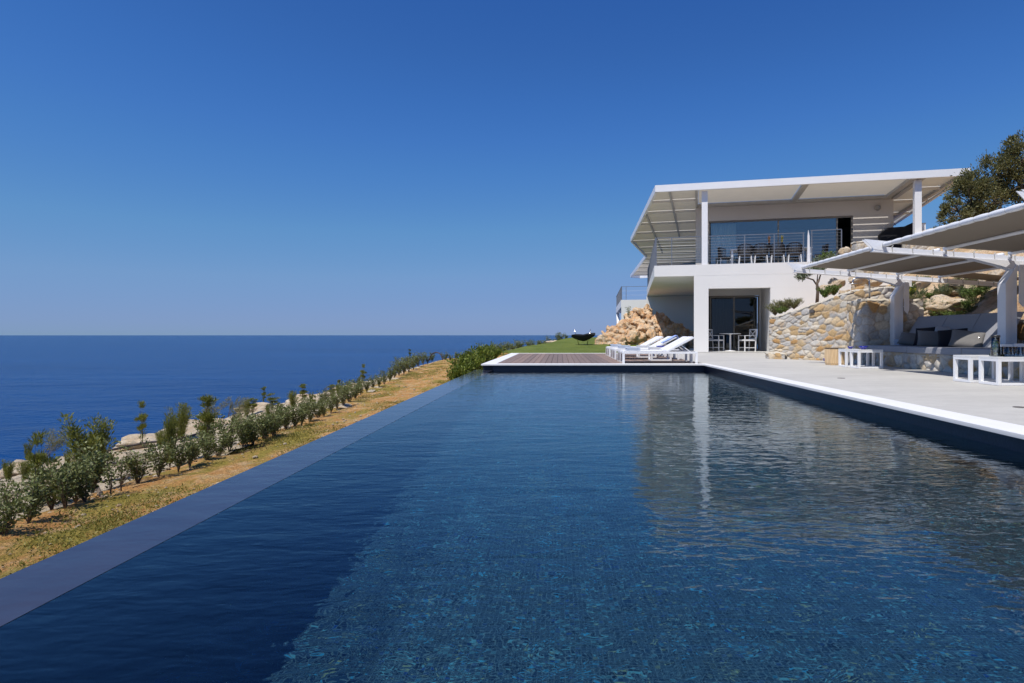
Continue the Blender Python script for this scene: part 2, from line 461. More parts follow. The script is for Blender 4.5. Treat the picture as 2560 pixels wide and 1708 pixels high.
def mosaic_mat():
    m, nt, out = newmat('iridescent_mosaic')
    tc = nt.nodes.new('ShaderNodeTexCoord')
    mp = nt.nodes.new('ShaderNodeMapping'); mp.inputs['Scale'].default_value = (1,1,1)
    nt.links.new(tc.outputs['Object'], mp.inputs[0])
    sn = nt.nodes.new('ShaderNodeVectorMath'); sn.operation = 'SNAP'; sn.inputs[1].default_value = (0.034,0.034,0.034)
    nt.links.new(mp.outputs[0], sn.inputs[0])
    wn = nt.nodes.new('ShaderNodeTexWhiteNoise'); wn.noise_dimensions = '3D'
    nt.links.new(sn.outputs[0], wn.inputs['Vector'])
    col = ramp(nt, wn.outputs['Value'], [(0.0,(0.006,0.016,0.035)),(0.24,(0.018,0.045,0.085)),(0.50,(0.042,0.09,0.145)),(0.74,(0.095,0.165,0.215)),(0.90,(0.01,0.10,0.42)),(0.925,(0.30,0.75,0.80)),(0.958,(0.10,0.65,0.95)),(0.983,(0.75,0.70,0.30))])
    el = col.node.color_ramp; el.interpolation = 'CONSTANT'
    br = nt.nodes.new('ShaderNodeTexBrick')
    br.offset = 0; br.inputs['Scale'].default_value = 1; br.inputs['Brick Width'].default_value = 0.034; br.inputs['Row Height'].default_value = 0.034
    br.inputs['Mortar Size'].default_value = 0.0030
    nt.links.new(mp.outputs[0], br.inputs['Vector'])
    c = mixc(nt, br.outputs['Fac'], col, (0.30,0.38,0.38))
    p = nt.nodes.new('ShaderNodeBsdfPrincipled'); nt.links.new(c, p.inputs['Base Color']); p.inputs['Roughness'].default_value = 0.3
    nt.links.new(p.outputs[0], out.inputs[0])
    return m

def edge_mat():
    m, nt, out = newmat('wet_pool_edge')
    n = tex(nt, 3, 5)
    col = ramp(nt, n.outputs[0], [(0.3,(0.020,0.019,0.030)),(0.7,(0.032,0.029,0.042))])
    p = nt.nodes.new('ShaderNodeBsdfPrincipled'); nt.links.new(col, p.inputs['Base Color'])
    p.inputs['Roughness'].default_value = 0.55; p.inputs['Coat Weight'].default_value = 1; p.inputs['Coat IOR'].default_value = 1.33; p.inputs['Coat Roughness'].default_value = 0.05
    nb = tex(nt, 5, 3, 0.5, sc=(1,1.6,1)); b = nt.nodes.new('ShaderNodeBump'); b.inputs['Strength'].default_value = 1; b.inputs['Distance'].default_value = 0.004
    nt.links.new(nb.outputs[0], b.inputs['Height']); nt.links.new(b.outputs[0], p.inputs['Coat Normal'])
    nt.links.new(p.outputs[0], out.inputs[0])
    return m

def concrete_mat():
    m, nt, out = newmat('pale_concrete_paving')
    tc = nt.nodes.new('ShaderNodeTexCoord')
    n1 = tex(nt, 0.6, 6, 0.6, sc=(1,2.2,1)); n2 = tex(nt, 5, 8, 0.7, sc=(1,2.5,1)); n3 = tex(nt, 60, 4, 0.7)
    c = ramp(nt, n1.outputs[0], [(0.3,(0.47,0.455,0.425)),(0.7,(0.57,0.555,0.52))])
    c = mixc(nt, 0.6, c, ramp(nt, n2.outputs[0], [(0.3,(0.82,0.82,0.80)),(0.65,(1.06,)*3)]), 'MULTIPLY')
    c = mixc(nt, 0.3, c, ramp(nt, n3.outputs[0], [(0.3,(0.8,)*3),(0.65,(1.08,)*3)]), 'MULTIPLY')
    p = nt.nodes.new('ShaderNodeBsdfPrincipled'); nt.links.new(c, p.inputs['Base Color']); p.inputs['Roughness'].default_value = 0.65
    p.inputs['Specular IOR Level'].default_value = 0.3
    b = nt.nodes.new('ShaderNodeBump'); b.inputs['Strength'].default_value = 0.3; b.inputs['Distance'].default_value = 0.004
    nt.links.new(n2.outputs[0], b.inputs['Height']); nt.links.new(b.outputs[0], p.inputs['Normal'])
    nt.links.new(p.outputs[0], out.inputs[0])
    return m

def soil_mat():
    m, nt, out = newmat('ochre_soil_with_weeds')
    n1 = tex(nt, 1.1, 8, 0.7, sc=(1.6,0.9,1)); n2 = tex(nt, 4.5, 8, 0.75); n3 = tex(nt, 30, 6, 0.7)
    c = ramp(nt, n2.outputs[0], [(0.3,(0.46,0.20,0.06)),(0.5,(0.58,0.32,0.12)),(0.66,(0.66,0.48,0.27))])
    g = ramp(nt, n1.outputs[0], [(0.46,(0,)*3),(0.60,(0.9,)*3)])
    c = mixc(nt, g, c, (0.30,0.25,0.05))
    c = mixc(nt, 0.8, c, ramp(nt, n3.outputs[0], [(0.3,(0.45,)*3),(0.65,(1.2,)*3)]), 'MULTIPLY')
    p = nt.nodes.new('ShaderNodeBsdfPrincipled'); nt.links.new(c, p.inputs['Base Color']); p.inputs['Roughness'].default_value = 0.95; p.inputs['Specular IOR Level'].default_value = 0.1
    b = nt.nodes.new('ShaderNodeBump'); b.inputs['Strength'].default_value = 1; b.inputs['Distance'].default_value = 0.05
    nt.links.new(n3.outputs[0], b.inputs['Height']); nt.links.new(b.outputs[0], p.inputs['Normal'])
    nt.links.new(p.outputs[0], out.inputs[0])
    return m

def deck_mat():
    m, nt, out = newmat('weathered_deck_boards')
    oi = nt.nodes.new('ShaderNodeNewGeometry')
    n = tex(nt, 3, 8, 0.65, sc=(12,0.6,1))
    c = ramp(nt, oi.outputs['Random Per Island'], [(0,(0.19,0.14,0.118)),(0.5,(0.235,0.17,0.142)),(1,(0.28,0.195,0.155))])
    c = mixc(nt, 0.8, c, ramp(nt, n.outputs[0], [(0.3,(0.7,)*3),(0.7,(1.2,)*3)]), 'MULTIPLY')
    p = nt.nodes.new('ShaderNodeBsdfPrincipled'); nt.links.new(c, p.inputs['Base Color']); p.inputs['Roughness'].default_value = 0.7
    nt.links.new(p.outputs[0], out.inputs[0])
    return m

# ------------------------------------------------------------------ terrain
def lerp(pts, x):
    return float(np.interp(x, [p[0] for p in pts], [p[1] for p in pts]))
HX = [(0,-4.0),(10.5,-4.12),(16,-5.0),(28,-6.5),(36,-6.9)]
LZ = [(22,0),(28,0.12),(32,0.25),(36,0.38),(42,0.5),(60,0.55)]
LX = [(21,-2.25),(24,-2.3),(29,-1.7),(32,-0.64),(40,0.32),(46,1.5)]
def sstep(a, b, x):
    t = min(1, max(0, (x-a)/(b-a))); return t*t*(3-2*t)
def hillz(X, Y):
    s = 0.87*(X-6.3)+0.48*(Y-17.4); t = 0.48*(X-6.3)-0.87*(Y-17.4)
    a = 1.06+0.27*min(max(t,-1.2),2.6)+0.05*max(s,0)+0.58*max(X-9.7,0)
    b = 0.93+0.80*max(X-9.35,0)
    k = sstep(14.6, 16.2, Y)
    z = a*k+b*(1-k)
    return min(z, 3.9+0.25*(X-13))
def bankz(X, Y):
    hx = lerp(HX, Y)
    if X >= hx: return -0.66 - 0.10*(-1.9-X)/(-1.9-hx)
    d = hx - X
    z = -0.76 - 0.85*min(1, d/max(0.5,(hx+9.0)))
    return z
def groundz(X, Y):
    z = bankz(X, Y)
    if Y > 20:
        lx = lerp(LX, Y); lz = lerp(LZ, Y) - 0.004
        k = sstep(lx-1.3, lx+0.1, X)*sstep(20.5, 22.0, Y) if X < lx+0.2 else 1.0
        if Y < 22: k = sstep(-2.5,-2.0,X)
        z = z*(1-k)+lz*k
    if Y > 44: z -= (Y-44)*0.5
    return z

def grid_obj(name, xs, ys, fz, mat, rough=0.0, sc=1.0, keep=None, jit=0):
    nx, ny = len(xs), len(ys); V = []
    for y in ys:
        for x in xs:
            z = fz(x, y)
            if rough: z += rough*(noise.noise(Vector((x*sc, y*sc, 0)))+0.5*noise.noise(Vector((x*sc*2.3, y*sc*2.3, 5)))+0.3*noise.noise(Vector((x*sc*6, y*sc*6, 9))))
            V.append((x, y, z))
    F = []
    for j in range(ny-1):
        for i in range(nx-1):
            if keep and not keep((xs[i]+xs[i+1])/2, (ys[j]+ys[j+1])/2): continue
            a = j*nx+i; F.append((a, a+1, a+nx+1, a+nx))
    return mesh_obj(name, V, F, mat, smooth=True)

SEA_Z = -30
SM = sea_mat()
mb = MB(); n = 64; vs = [(0,0,SEA_Z)]
for r in (60, 400, 3000, 20000, 120000):
    vs += [(r*math.cos(2*math.pi*k/n), r*math.sin(2*math.pi*k/n), SEA_Z) for k in range(n)]
fs = [(0,1+k,1+(k+1)%n) for k in range(n)]
for j in range(4):
    fs += [(1+j*n+k, 1+(j+1)*n+k, 1+(j+1)*n+(k+1)%n, 1+j*n+(k+1)%n) for k in range(n)]
tag(mesh_obj('sea', vs, fs, SM), kind='structure')

SOIL = soil_mat()
xs = [ -9.0+0.12*i for i in range(0, 60)] ; xs = sorted(set([round(-1.9-0.10*i,3) for i in range(0,72)]))
ys = [-1.5+0.14*i for i in range(150)] + [19.5+0.3*i for i in range(60)]
def bank_keep(x, y): return x > lerp(HX, y)-0.0
XS = xs
tag(grid_obj('garden_soil', XS, ys, lambda x,y: groundz(x,y), SOIL, 0.05, 1.6, keep=lambda x,y: x > lerp(HX,y)-0.35 and not (y>22.5 and x > lerp(LX,y)-0.2) and y < 37), kind='structure')

def shelf_z(X, Y):
    xr = -9.0+0.35*noise.noise(Vector((Y*0.55,1,2)))+0.2*noise.noise(Vector((Y*1.9,4,2)))
    if X < xr:
        z = groundz(max(-9.0,xr), Y) - (xr-X)**1.5*3.0
    else: z = groundz(X, Y)
    if Y > 36: z = min(z, groundz(X, 36)-0.2) - (Y-36)*0.8
    rim = math.exp(-((X+8.7)/0.5)**2)*0.22*(0.3+noise.noise(Vector((Y*0.9,0,3))))
    return max(SEA_Z-2, z+rim)
xs = [-22,-16,-12.5,-11,-10.2,-9.7,-9.4]+[-9.2+0.13*i for i in range(56)]
ys = [-6,-4,-2]+[0.2*i-1 for i in range(190)]+[40,44,60]
tag(grid_obj('rock_shelf', xs, ys, lambda x,y: shelf_z(x,y)-(0.03 if x>lerp(HX,y)-0.3 else 0), M['shelf_rock'], 0.12, 1.1, keep=lambda x,y: x < max(lerp(HX,y)+0.1, -2.2 if y>36 else -99)), kind='structure')

# lawn
def lawn_mat():
    m, nt, out = newmat('mown_lawn')
    n1 = tex(nt, 0.9, 5, 0.6, sc=(1,0.5,1)); n2 = tex(nt, 25, 6, 0.75)
    c = ramp(nt, n1.outputs[0], [(0.35,(0.115,0.155,0.030)),(0.65,(0.165,0.20,0.045))])
    c = mixc(nt, 0.8, c, ramp(nt, n2.outputs[0], [(0.3,(0.55,)*3),(0.65,(1.2,)*3)]), 'MULTIPLY')
    p = nt.nodes.new('ShaderNodeBsdfPrincipled'); nt.links.new(c, p.inputs['Base Color']); p.inputs['Roughness'].default_value = 0.9; p.inputs['Specular IOR Level'].default_value = 0.15
    b = nt.nodes.new('ShaderNodeBump'); b.inputs['Strength'].default_value = 1; b.inputs['Distance'].default_value = 0.04
    nt.links.new(n2.outputs[0], b.inputs['Height']); nt.links.new(b.outputs[0], p.inputs['Normal'])
    nt.links.new(p.outputs[0], out.inputs[0]); return m
LAWN = lawn_mat()
xs = [-4+0.2*i for i in range(95)]; ys = [22.706]+[22.72+0.25*i for i in range(110)]
tag(grid_obj('lawn', xs, ys, lambda x,y: -0.12 if y<22.71 else (groundz(x,y)+0.012 if y<44 else groundz(x,y)), LAWN, 0.03, 0.35, keep=lambda x,y: x > lerp(LX,y)-0.45 and (x < 3.5 or y > 26.5) and not (x>5.3 and y<38)), kind='structure')

tag(MB().box(-2.15,3.5,22.5,24.2,-0.5,-0.036).build('lawn_edge', LAWN), kind='structure')
# hillside and planting bed behind the stone wall
HILL = rock_mat('sandy_hillside', (0.44,0.25,0.12), (0.58,0.40,0.24), (0.70,0.56,0.40), (0.28,0.24,0.10))
def hill_keep(x, y):
    s = 0.87*(x-6.3)+0.48*(y-17.4)
    if y > 24.6: return x > 12.0
    if y > 17.4: return x > 6.25+(y-17.5)*0.37 + 0.1 and y < 24.3-0.23*(x-3.8)+ (0.2 if x<13.2 else 20)
    if y > 15.4: return s > 0.12 or x > 8.2
    return x > 8.7
xs = [6.2+0.16*i for i in range(125)]; ys = [2+0.17*i for i in range(160)]
tag(grid_obj('hillside', xs, ys, hillz, HILL, 0.22, 0.9, keep=hill_keep), kind='structure')

# ------------------------------------------------------------------ pool
WZ = -0.144
def rx(y): return 3.08+0.0195*y       # inner face of right coping
def lxo(y): return -1.87-0.010*y      # outer edge of the overflow wall
LI = -1.58
y0, y1 = -2.5, 14.05
TILE = mosaic_mat()
mb = MB(); D = WZ-1.2
mb.add([(LI,y0,D),(3.3,y0,D),(3.5,y1,D),(LI,y1,D)], [(0,1,2,3)])
tag(mb.build('pool_floor', TILE), kind='structure')
mb = MB()
mb.prism([(lxo(y0),y0),(LI,y0),(LI,y1+0.3),(lxo(y1)-0.0,y1+0.3)], WZ-0.03, WZ+0.0012)
tag(mb.build('pool_overflow_edge', edge_mat()), kind='structure')
mb = MB()
mb.prism([(rx(y0)+0.06,y0),(3.9,y0),(3.9,y1+0.05),(rx(y1)+0.06,y1+0.05)], D, -0.036)
mb.prism([(lxo(y0)+0.02,y0),(LI-0.002,y0),(LI-0.002,y1+0.3),(lxo(y1)+0.02,y1+0.3)], D, WZ-0.031)
mb.box(LI+0.002, 3.9, y1+0.053, y1+0.35, D, -0.036)
mb.box(-1.84, LI, y1+0.303, y1+0.6, D, -0.037)
mb.box(LI-0.1, 3.9, y0-0.3, y0-0.002, D, -0.036)
tag(mb.build('pool_wall', M['wall_tile']), kind='structure')
mb = MB()
mb.add([(LI+0.001,y0,WZ),(rx(y0)+0.059,y0,WZ),(rx(y1)+0.059,y1+0.052,WZ),(LI+0.001,y1+0.052,WZ)], [(0,1,2,3)])
tag(mesh_obj('pool_water', mb.v, mb.f, water_mat()), kind='structure')

def coping_strip(poly, z0=-0.035, z1=0.0):
    return poly
mb = MB()
mb.prism([(rx(y0),y0),(3.45,y0),(3.51,y1),(rx(y1),y1)], -0.034, 0.002)
tag(mb.build('pool_coping', M['coping'], bevel=0.006), kind='structure')
mb = MB()
mb.prism([(-1.85,y1+0.004),(3.51,y1+0.004),(3.51,y1+0.33),(-1.52,y1+0.33),(-1.52,22.42),(3.6,22.42),(3.6,22.7),(-1.85,22.7)], -0.034, 0.002)
tag(mb.build('deck_coping', M['coping'], bevel=0.006), kind='structure')
# timber boards running towards the house
mb = MB(); x = -1.515; random.seed(3)
while x < 3.5:
    mb.box(x, x+0.135, y1+0.335, 22.415, -0.03, -0.004+random.uniform(-0.0015,0.0015)); x += 0.145
tag(mb.build('timber_deck', deck_mat()), kind='structure')
mb = MB(); mb.box(-1.83,3.55,y1+0.34,22.6,-0.9,-0.045)
tag(mb.build('deck_base', M['wall_tile']), kind='structure')
# concrete terrace
CONC = concrete_mat()
mb = MB()
xj = [3.512+1.2*i for i in range(9)]; yj = [-2.5+1.2*i for i in range(23)]
random.seed(9)
mb.add([(3.40,y0,-0.003),(9.2,y0,-0.003),(9.2,14,-0.003),(9.2,26.9,-0.003),(3.45,26.9,-0.003),(3.45,14.1,-0.003)], [(0,1,2,3,4,5)])
tag(mb.build('terrace', CONC), kind='structure')
mb = MB(); mb.box(-1.8, 14, 22.8, 34, -0.05, -0.02)
# ------------------------------------------------------------------ villa (local frame: x along the front wall, y into the house)
H0 = (3.80, 24.05, 0); TH = R(-13)
villa = thing('villa', 'white two-storey flat-roofed villa with louvred roof canopy and long balcony', 'house', H0, TH)
W = M['plaster']
mb = MB()                                       # front walls and the balcony storey
mb.box(1.53, 2.09, 0, 0.35, -0.1, 2.51)         # pier left of the porch
mb.box(1.53, 1.80, 0.35, 12, -0.1, 3.0)         # side wall of the covered recess
mb.prism([(-0.02,0.0),(9.9,0.0),(9.9,12.3),(-1.34,12.3)], 3.02, 3.46)
mb.box(1.53, 9.9, 0.002, 0.35, 2.51, 3.018)
mb.box(4.40, 7.4, 0.0, 0.35, -0.1, 2.508)
mb.box(7.4, 9.9, 0.25, 0.6, 0.4, 3.015)
mb.box(4.40, 4.6, 0.352, 3.5, -0.1, 3.0)        # porch right wall
mb.box(1.802, 2.15, 3.5, 3.7, -0.1, 3.0); mb.box(4.32, 4.7, 3.5, 3.7, -0.1, 3.0); mb.box(2.15, 4.32, 3.5, 3.7, 2.44, 3.0)
mb.build('wall', W, villa)
mb = MB(); mb.box(-1.34, 1.53, 12.002, 12.3, -0.2, 3.0); mb.build('wall', W, villa)
# upper storey
mb = MB()
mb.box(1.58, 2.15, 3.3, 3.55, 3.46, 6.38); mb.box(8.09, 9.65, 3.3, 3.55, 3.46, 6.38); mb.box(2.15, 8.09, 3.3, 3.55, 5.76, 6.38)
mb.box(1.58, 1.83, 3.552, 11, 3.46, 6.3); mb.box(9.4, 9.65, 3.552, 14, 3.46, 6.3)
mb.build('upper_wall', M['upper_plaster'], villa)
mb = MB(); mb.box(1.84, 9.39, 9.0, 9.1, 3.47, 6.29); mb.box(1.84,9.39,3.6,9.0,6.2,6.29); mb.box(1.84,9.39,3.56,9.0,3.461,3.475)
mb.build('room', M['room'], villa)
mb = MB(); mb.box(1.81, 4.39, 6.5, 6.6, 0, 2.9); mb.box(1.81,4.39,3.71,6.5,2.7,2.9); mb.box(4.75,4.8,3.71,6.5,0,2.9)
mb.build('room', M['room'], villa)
mb = MB(); mb.box(1.3, 4.4, -0.12, 6.4, 0.003, 0.022); mb.build('porch_floor', CONC, villa)
mb = MB(); mb.box(1.58, 9.6, 0.36, 3.3, 3.461, 3.468); mb.build('balcony_floor', CONC, villa)

def sliding_door(x0, x1, y, z0, z1, muls, parent, fw=0.06, name='sliding_door', openx=None, pane='pane'):
    f = MB()
    f.box(x0, x1, y-0.05, y+0.05, z1-fw, z1); f.box(x0, x1, y-0.05, y+0.05, z0, z0+0.05)
    f.box(x0, x0+fw, y-0.05, y+0.05, z0+0.05, z1-fw); f.box(x1-fw, x1, y-0.05, y+0.05, z0+0.05, z1-fw)
    for m_ in muls: f.box(m_-0.03, m_+0.03, y-0.04, y+0.04, z0+0.05, z1-fw)
    d = f.build(name, M['frame'], parent, bevel=0.004)
    ed = [x0+fw] + list(muls) + [x1-fw]
    for a, b in zip(ed[:-1], ed[1:]):
        if openx and a >= openx: continue
        MB().box(a+0.03, b-0.03, y-0.008, y+0.008, z0+0.05, z1-fw).build('pane', M[pane], d)
    return d
def curtain(x0, x1, y, z0, z1, mat, parent, amp=0.03, per=0.14):
    V = []; F = []; n = int((x1-x0)/0.02)
    for i in range(n+1):
        x = x0+(x1-x0)*i/n; yy = y+amp*math.sin(x*2*math.pi/per)+0.4*amp*math.sin(x*17)
        V += [(x, yy, z0), (x, yy, z1)]
    for i in range(n): F.append((2*i, 2*i+2, 2*i+3, 2*i+1))
    o = mesh_obj('curtain', V, F, mat, parent, smooth=True)
    sm = o.modifiers.new('s', 'SOLIDIFY'); sm.thickness = 0.004
    return o
d = sliding_door(2.15, 8.09, 3.40, 3.47, 5.75, [5.1, 7.48], villa, openx=7.4)
curtain(2.25, 3.35, 3.60, 3.5, 5.68, M['curtain'], d)
d = sliding_door(2.2, 4.32, 3.58, 0.02, 2.42, [3.25], villa, pane='pane_low')
curtain(2.28, 3.0, 3.75, 0.05, 2.35, M['curtain_dark'], d); curtain(3.95, 4.25, 3.75, 0.05, 2.35, M['curtain_dark'], d)
mb = MB(); mb.box(4.24,4.27,3.49,3.53,0.95,1.2); mb.build('door_handle', M['black_metal'], d)
# columns
for x in (1.83, 9.42):
    MB().box(x, x+0.23, 0.02, 0.25, 3.462 if x < 5 else 4.2, 6.36).build('column', M['white_metal'], villa, bevel=0.006)
# roof canopy
roof_poly = [(0.03,-0.21),(11.15,-0.21),(11.6,9.6),(11.6,30),(-4.0,36),(-4.84,34.9),(-2.07,20.0),(-2.34,12.36)]
Z0r, Z1r = 6.365, 6.63
fas = MB()
for i in range(len(roof_poly)):
    p, q = Vector(roof_poly[i]+(0,)), Vector(roof_poly[(i+1)%len(roof_poly)]+(0,))
    d_ = (q-p).normalized(); nrm = Vector((-d_.y, d_.x, 0)); t = 0.10
    fas.extr([p+Vector((0,0,Z0r)), q+Vector((0,0,Z0r)), q+nrm*t+Vector((0,0,Z0r)), p+nrm*t+Vector((0,0,Z0r))], (0,0,Z1r-Z0r))
roof = fas.build('roof', M['white_metal'], villa)
def edge_x(y, side):
    if side < 0: return float(np.interp(y, [-0.21,12.36,20.0,34.9], [0.03,-2.34,-2.07,-4.84]))
    return float(np.interp(y, [-0.21,9.6,30], [11.15,11.6,11.6]))
# solid soffit panels in the outer bays, with the lit gaps between them
SO = []
ys_ = [-0.1,1.95,4.2,7.0,9.8,12.7,15.6,18.5,21.4,24.3,27.2,30.1,33.0,34.8]
for a, b in zip(ys_[:-1], ys_[1:]):
    b2 = b-0.10
    SO.append(MB().prism([(edge_x(a,-1)+0.12,a),(1.69,a),(1.69,b2),(edge_x(b2,-1)+0.12,b2)], 6.50, 6.53))
    if b < 20: SO.append(MB().prism([(9.26,a),(edge_x(a,1)-0.12,a),(edge_x(b2,1)-0.12,b2),(9.26,b2)], 6.50, 6.53))
for m_ in SO: m_.build('soffit', M['soffit'], roof)
mb = MB()
for b in ys_[1:-1]:
    MB().box(edge_x(b,-1)+0.1, 1.57 if b > 3 else 1.57, b-0.075, b-0.03, 6.38, 6.49).build('cross_beam', M['louvre'], roof)
    if b < 20: MB().box(9.77, edge_x(b,1)-0.1, b-0.075, b-0.03, 6.38, 6.49).build('cross_beam', M['louvre'], roof)
mb = MB()
for x0_, y0_, x1_, y1_ in ((0.58,-0.1,0.62,11.5),(-0.72,4.3,-0.75,18),(1.62,-0.1,1.62,34)):
    mb.beam((x0_,y0_,6.42),(x1_,y1_,6.42),0.08,0.11)
for x_ in (5.68, 9.36, 9.66): mb.box(x_-0.10, x_+0.10, -0.105, 3.29, 6.37, 6.49)
mb.box(1.70, 9.5, 2.95, 3.28, 6.375, 6.485)
mb.box(10.9,11.05,-0.1,9.5,6.37,6.49)
mb.build('longitudinal_beam', M['beam_grey'], roof)
mb = MB(); y = -0.08
while y < 2.93:                                 # louvre blades of the middle bays
    for a, b in ((1.70,5.57),(5.79,9.25)):
        mb.box(a, b, y, y+0.106, 6.50, 6.52)
    y += 0.14
mb.build('louvre_blades', M['soffit'], roof)
mb = MB(); mb.prism([(1.64,3.3),(9.6,3.3),(9.6,30),(-3,34),(1.64,34)], 6.54, 6.56); mb.build('roof_sheet', M['louvre'], roof)
# round wall speaker
mb = MB(); mb.lathe([(0,-0.03),(0.10,-0.03),(0.115,0.0),(0.115,0.05)], 20)
o = mb.build('wall_speaker', M['beam_grey'], villa, smooth=True); o.rotation_euler = (R(90),0,0); o.location = (9.03,3.25,6.03)

# balcony railings: posts + cables; one thing part each
def railing(p0, p1, n, ztop, zbot, name, posts=None, parent=villa, mat='rail', pr=0.018):
    p0 = Vector((*p0,0)); p1 = Vector((*p1,0)); L = (p1-p0).length
    mb = MB()
    mb.beam(p0+Vector((0,0,ztop)), p1+Vector((0,0,ztop)), 0.03, 0.03)
    for k in range(1, n): 
        z = ztop-(ztop-zbot)*k/n
        mb.tube([p0+Vector((0,0,z)), p1+Vector((0,0,z))], 0.0045, 5)
    for t in (posts if posts is not None else [i/max(1,round(L/1.1)) for i in range(round(L/1.1)+1)]):
        q = p0.lerp(p1, t); mb.box(q.x-pr, q.x+pr, q.y-0.012, q.y+0.012, zbot-0.08, ztop)
    return mb.build(name, M[mat], parent)
railing((0.05,0.10),(1.80,0.10),10,4.58,3.5,'railing',[0.0,0.35])
railing((2.08,0.10),(5.66,0.10),10,4.58,3.5,'railing',[0.385,0.69,0.985])
railing((5.86,0.10),(6.95,0.10),9,4.66,3.6,'railing',[0.04,1.0])
# side railing of close vertical and horizontal wires seen end on
side = railing((0.02,0.10),(-1.26,12.0),11,4.58,3.5,'railing',mat='rail')
mb = MB(); 
for i in range(1,150):
    t = i/150; q = Vector((0.02,0.10,0)).lerp(Vector((-1.26,12.0,0)), t); mb.box(q.x-0.004,q.x+0.004,q.y-0.004,q.y+0.004,3.5,4.55)
mb.build('wire_infill', M['rail'], side)
mb = MB(); mb.extr([(5.74,0.06,3.47),(5.84,0.06,3.47),(5.82,0.06,4.45),(5.78,0.06,4.68),(5.755,0.06,4.45)], (0,0.10,0)); mb.build('gate_post', M['white_metal'], villa, bevel=0.004)
# rear wing further along the coast
mb = MB()
mb.prism([(-4.17,22.3),(-1.2,22.3),(-1.2,33),(-6.3,35.2)], 2.85, 3.42)
mb.prism([(-4.15,22.3),(-1.2,22.3),(-1.2,22.6),(-4.19,22.6)], -0.8, 2.848)
mb.extr([(-6.2,34.9,-0.8),(-5.2,29,-0.8),(-6.25,35.0,2.848)],(0.3,0,0))
mb.prism([(-1.5,22.602),(-1.2,22.602),(-1.2,35),(-1.5,35)], -0.8, 2.848)
mb.build('wing', M['wing_plaster'], villa)
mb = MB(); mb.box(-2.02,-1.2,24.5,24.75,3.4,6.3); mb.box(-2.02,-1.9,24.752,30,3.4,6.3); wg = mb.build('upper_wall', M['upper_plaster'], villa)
mb = MB(); 
for z in np.arange(3.5,5.9,0.24): mb.box(-2.03,-1.3,24.44,24.49,z,z+0.10)  # grey strips stand in for slat shadows falling across the wing window
mb.box(-1.75,-1.65,24.38,24.438,3.45,5.95)
mb.build('window_slat_shadows', M['rail'], villa)
railing((-4.12,22.36),(-1.3,22.36),3,4.45,3.45,'railing',[0.0,0.12,0.78,1.0])
mb = MB()
for i in range(40):
    y_ = 22.4+i*0.31; x_ = -4.14-(y_-22.3)*0.165; mb.box(x_-0.015,x_+0.015,y_,y_+0.05,3.42,4.45)
mb.beam((-4.14,22.36,4.47),(-6.2,34.7,4.47),0.04,0.04); mb.build('railing', M['rail'], villa)

# ------------------------------------------------------------------ things on the balcony
def hl(u, v, z=0):                              # villa frame -> world
    c, s = math.cos(TH), math.sin(TH)
    return (H0[0]+u*c-v*s, H0[1]+u*s+v*c, z)
def woven_chair(label):
    t = thing('balcony_chair', label, 'chair', (0,0,0), 0, 'woven chairs round the balcony table')
    mb = MB()
    for i in range(13):                           # curved woven back of vertical straps
        a = R(-80+160*i/12); x = 0.27*math.sin(a); y = -0.24*math.cos(a)+0.02
        mb.beam((x,y,0.42),(x*1.08,y*1.12,0.86-0.10*abs(math.sin(a))**3),0.034,0.012,up=(math.cos(a),math.sin(a),0))
    for z in (0.5,0.58,0.66,0.74):
        mb.tube([(0.28*math.sin(R(-80+20*i))*1.03,-0.25*math.cos(R(-80+20*i))*1.05+0.02,z) for i in range(9)], 0.012, 5)
    mb.tube([(0.295*math.sin(R(-80+20*i)),-0.275*math.cos(R(-80+20*i))+0.02,0.865-0.10*abs(math.sin(R(-80+20*i)))**3) for i in range(9)], 0.016, 6)
    mb.build('backrest', M['dark_weave'], t)
    MB().box(-0.26,0.26,-0.22,0.27,0.40,0.46).build('seat', M['dark_weave'], t, bevel=0.02)
    for x, y in ((-0.22,-0.2),(0.22,-0.2),(-0.22,0.23),(0.22,0.23)):
        MB().beam((x*1.15,y*1.15,0),(x,y,0.40),0.03,0.03).build('leg', M['white_metal'], t)
    return t
M['dark_weave'] = pm('charcoal_weave', (0.045,0.038,0.038), 0.8, (0.02,0.018,0.02), 60)
ch = woven_chair('dark woven chair backing onto the balcony railing, first from the left')
ch.location = hl(3.55,1.1,3.468); ch.rotation_euler = (0,0,TH)
for i,(u,n) in enumerate(((4.15,'second'),(4.78,'third'),(5.42,'fourth'))):
    dup(ch, hl(u,1.1,3.468), TH, 'dark woven chair backing onto the balcony railing, %s from the left'%n)
dup(ch, hl(2.75,1.75,3.468), TH+R(-75), 'dark woven balcony chair turned sideways at the left end of the white table')
dup(ch, hl(6.55,1.7,3.468), TH+R(80), 'dark woven balcony chair seen sideways beyond the gate post')
t = thing('balcony_table', 'long white dining table on the balcony between woven chairs', 'table', hl(0,0,3.468), TH)
MB().box(3.0,6.15,1.35,2.35,0.70,0.745).build('tabletop', M['wood_table'], t, bevel=0.004)
for x in (3.02,6.05):
    for y in (1.38,2.24): MB().box(x,x+0.08,y,y+0.08,0,0.699).build('leg', M['white_metal'], t, bevel=0.003)
def plume_vase(u, mat, label):
    t = thing('vase', label, 'vase', hl(u,1.8,4.215), TH)
    mb = MB(); mb.lathe([(0,0.0),(0.05,0.0),(0.085,0.08),(0.05,0.20),(0.035,0.26),(0.045,0.28)], 16); mb.build('body', M['dark'], t, smooth=True)
    mb = MB(); random.seed(int(u*10))
    for i in range(60):
        a = random.uniform(0,6.28); r = random.uniform(0,0.07); z = random.uniform(0.3,0.58)
        mb.beam((0,0,0.25),(r*math.cos(a),r*math.sin(a),z),0.012,0.004)
    mb.build('dried_stems', M[mat], t)
plume_vase(4.55,'orange_flower','slim dark vase of orange dried plumes on the balcony table')
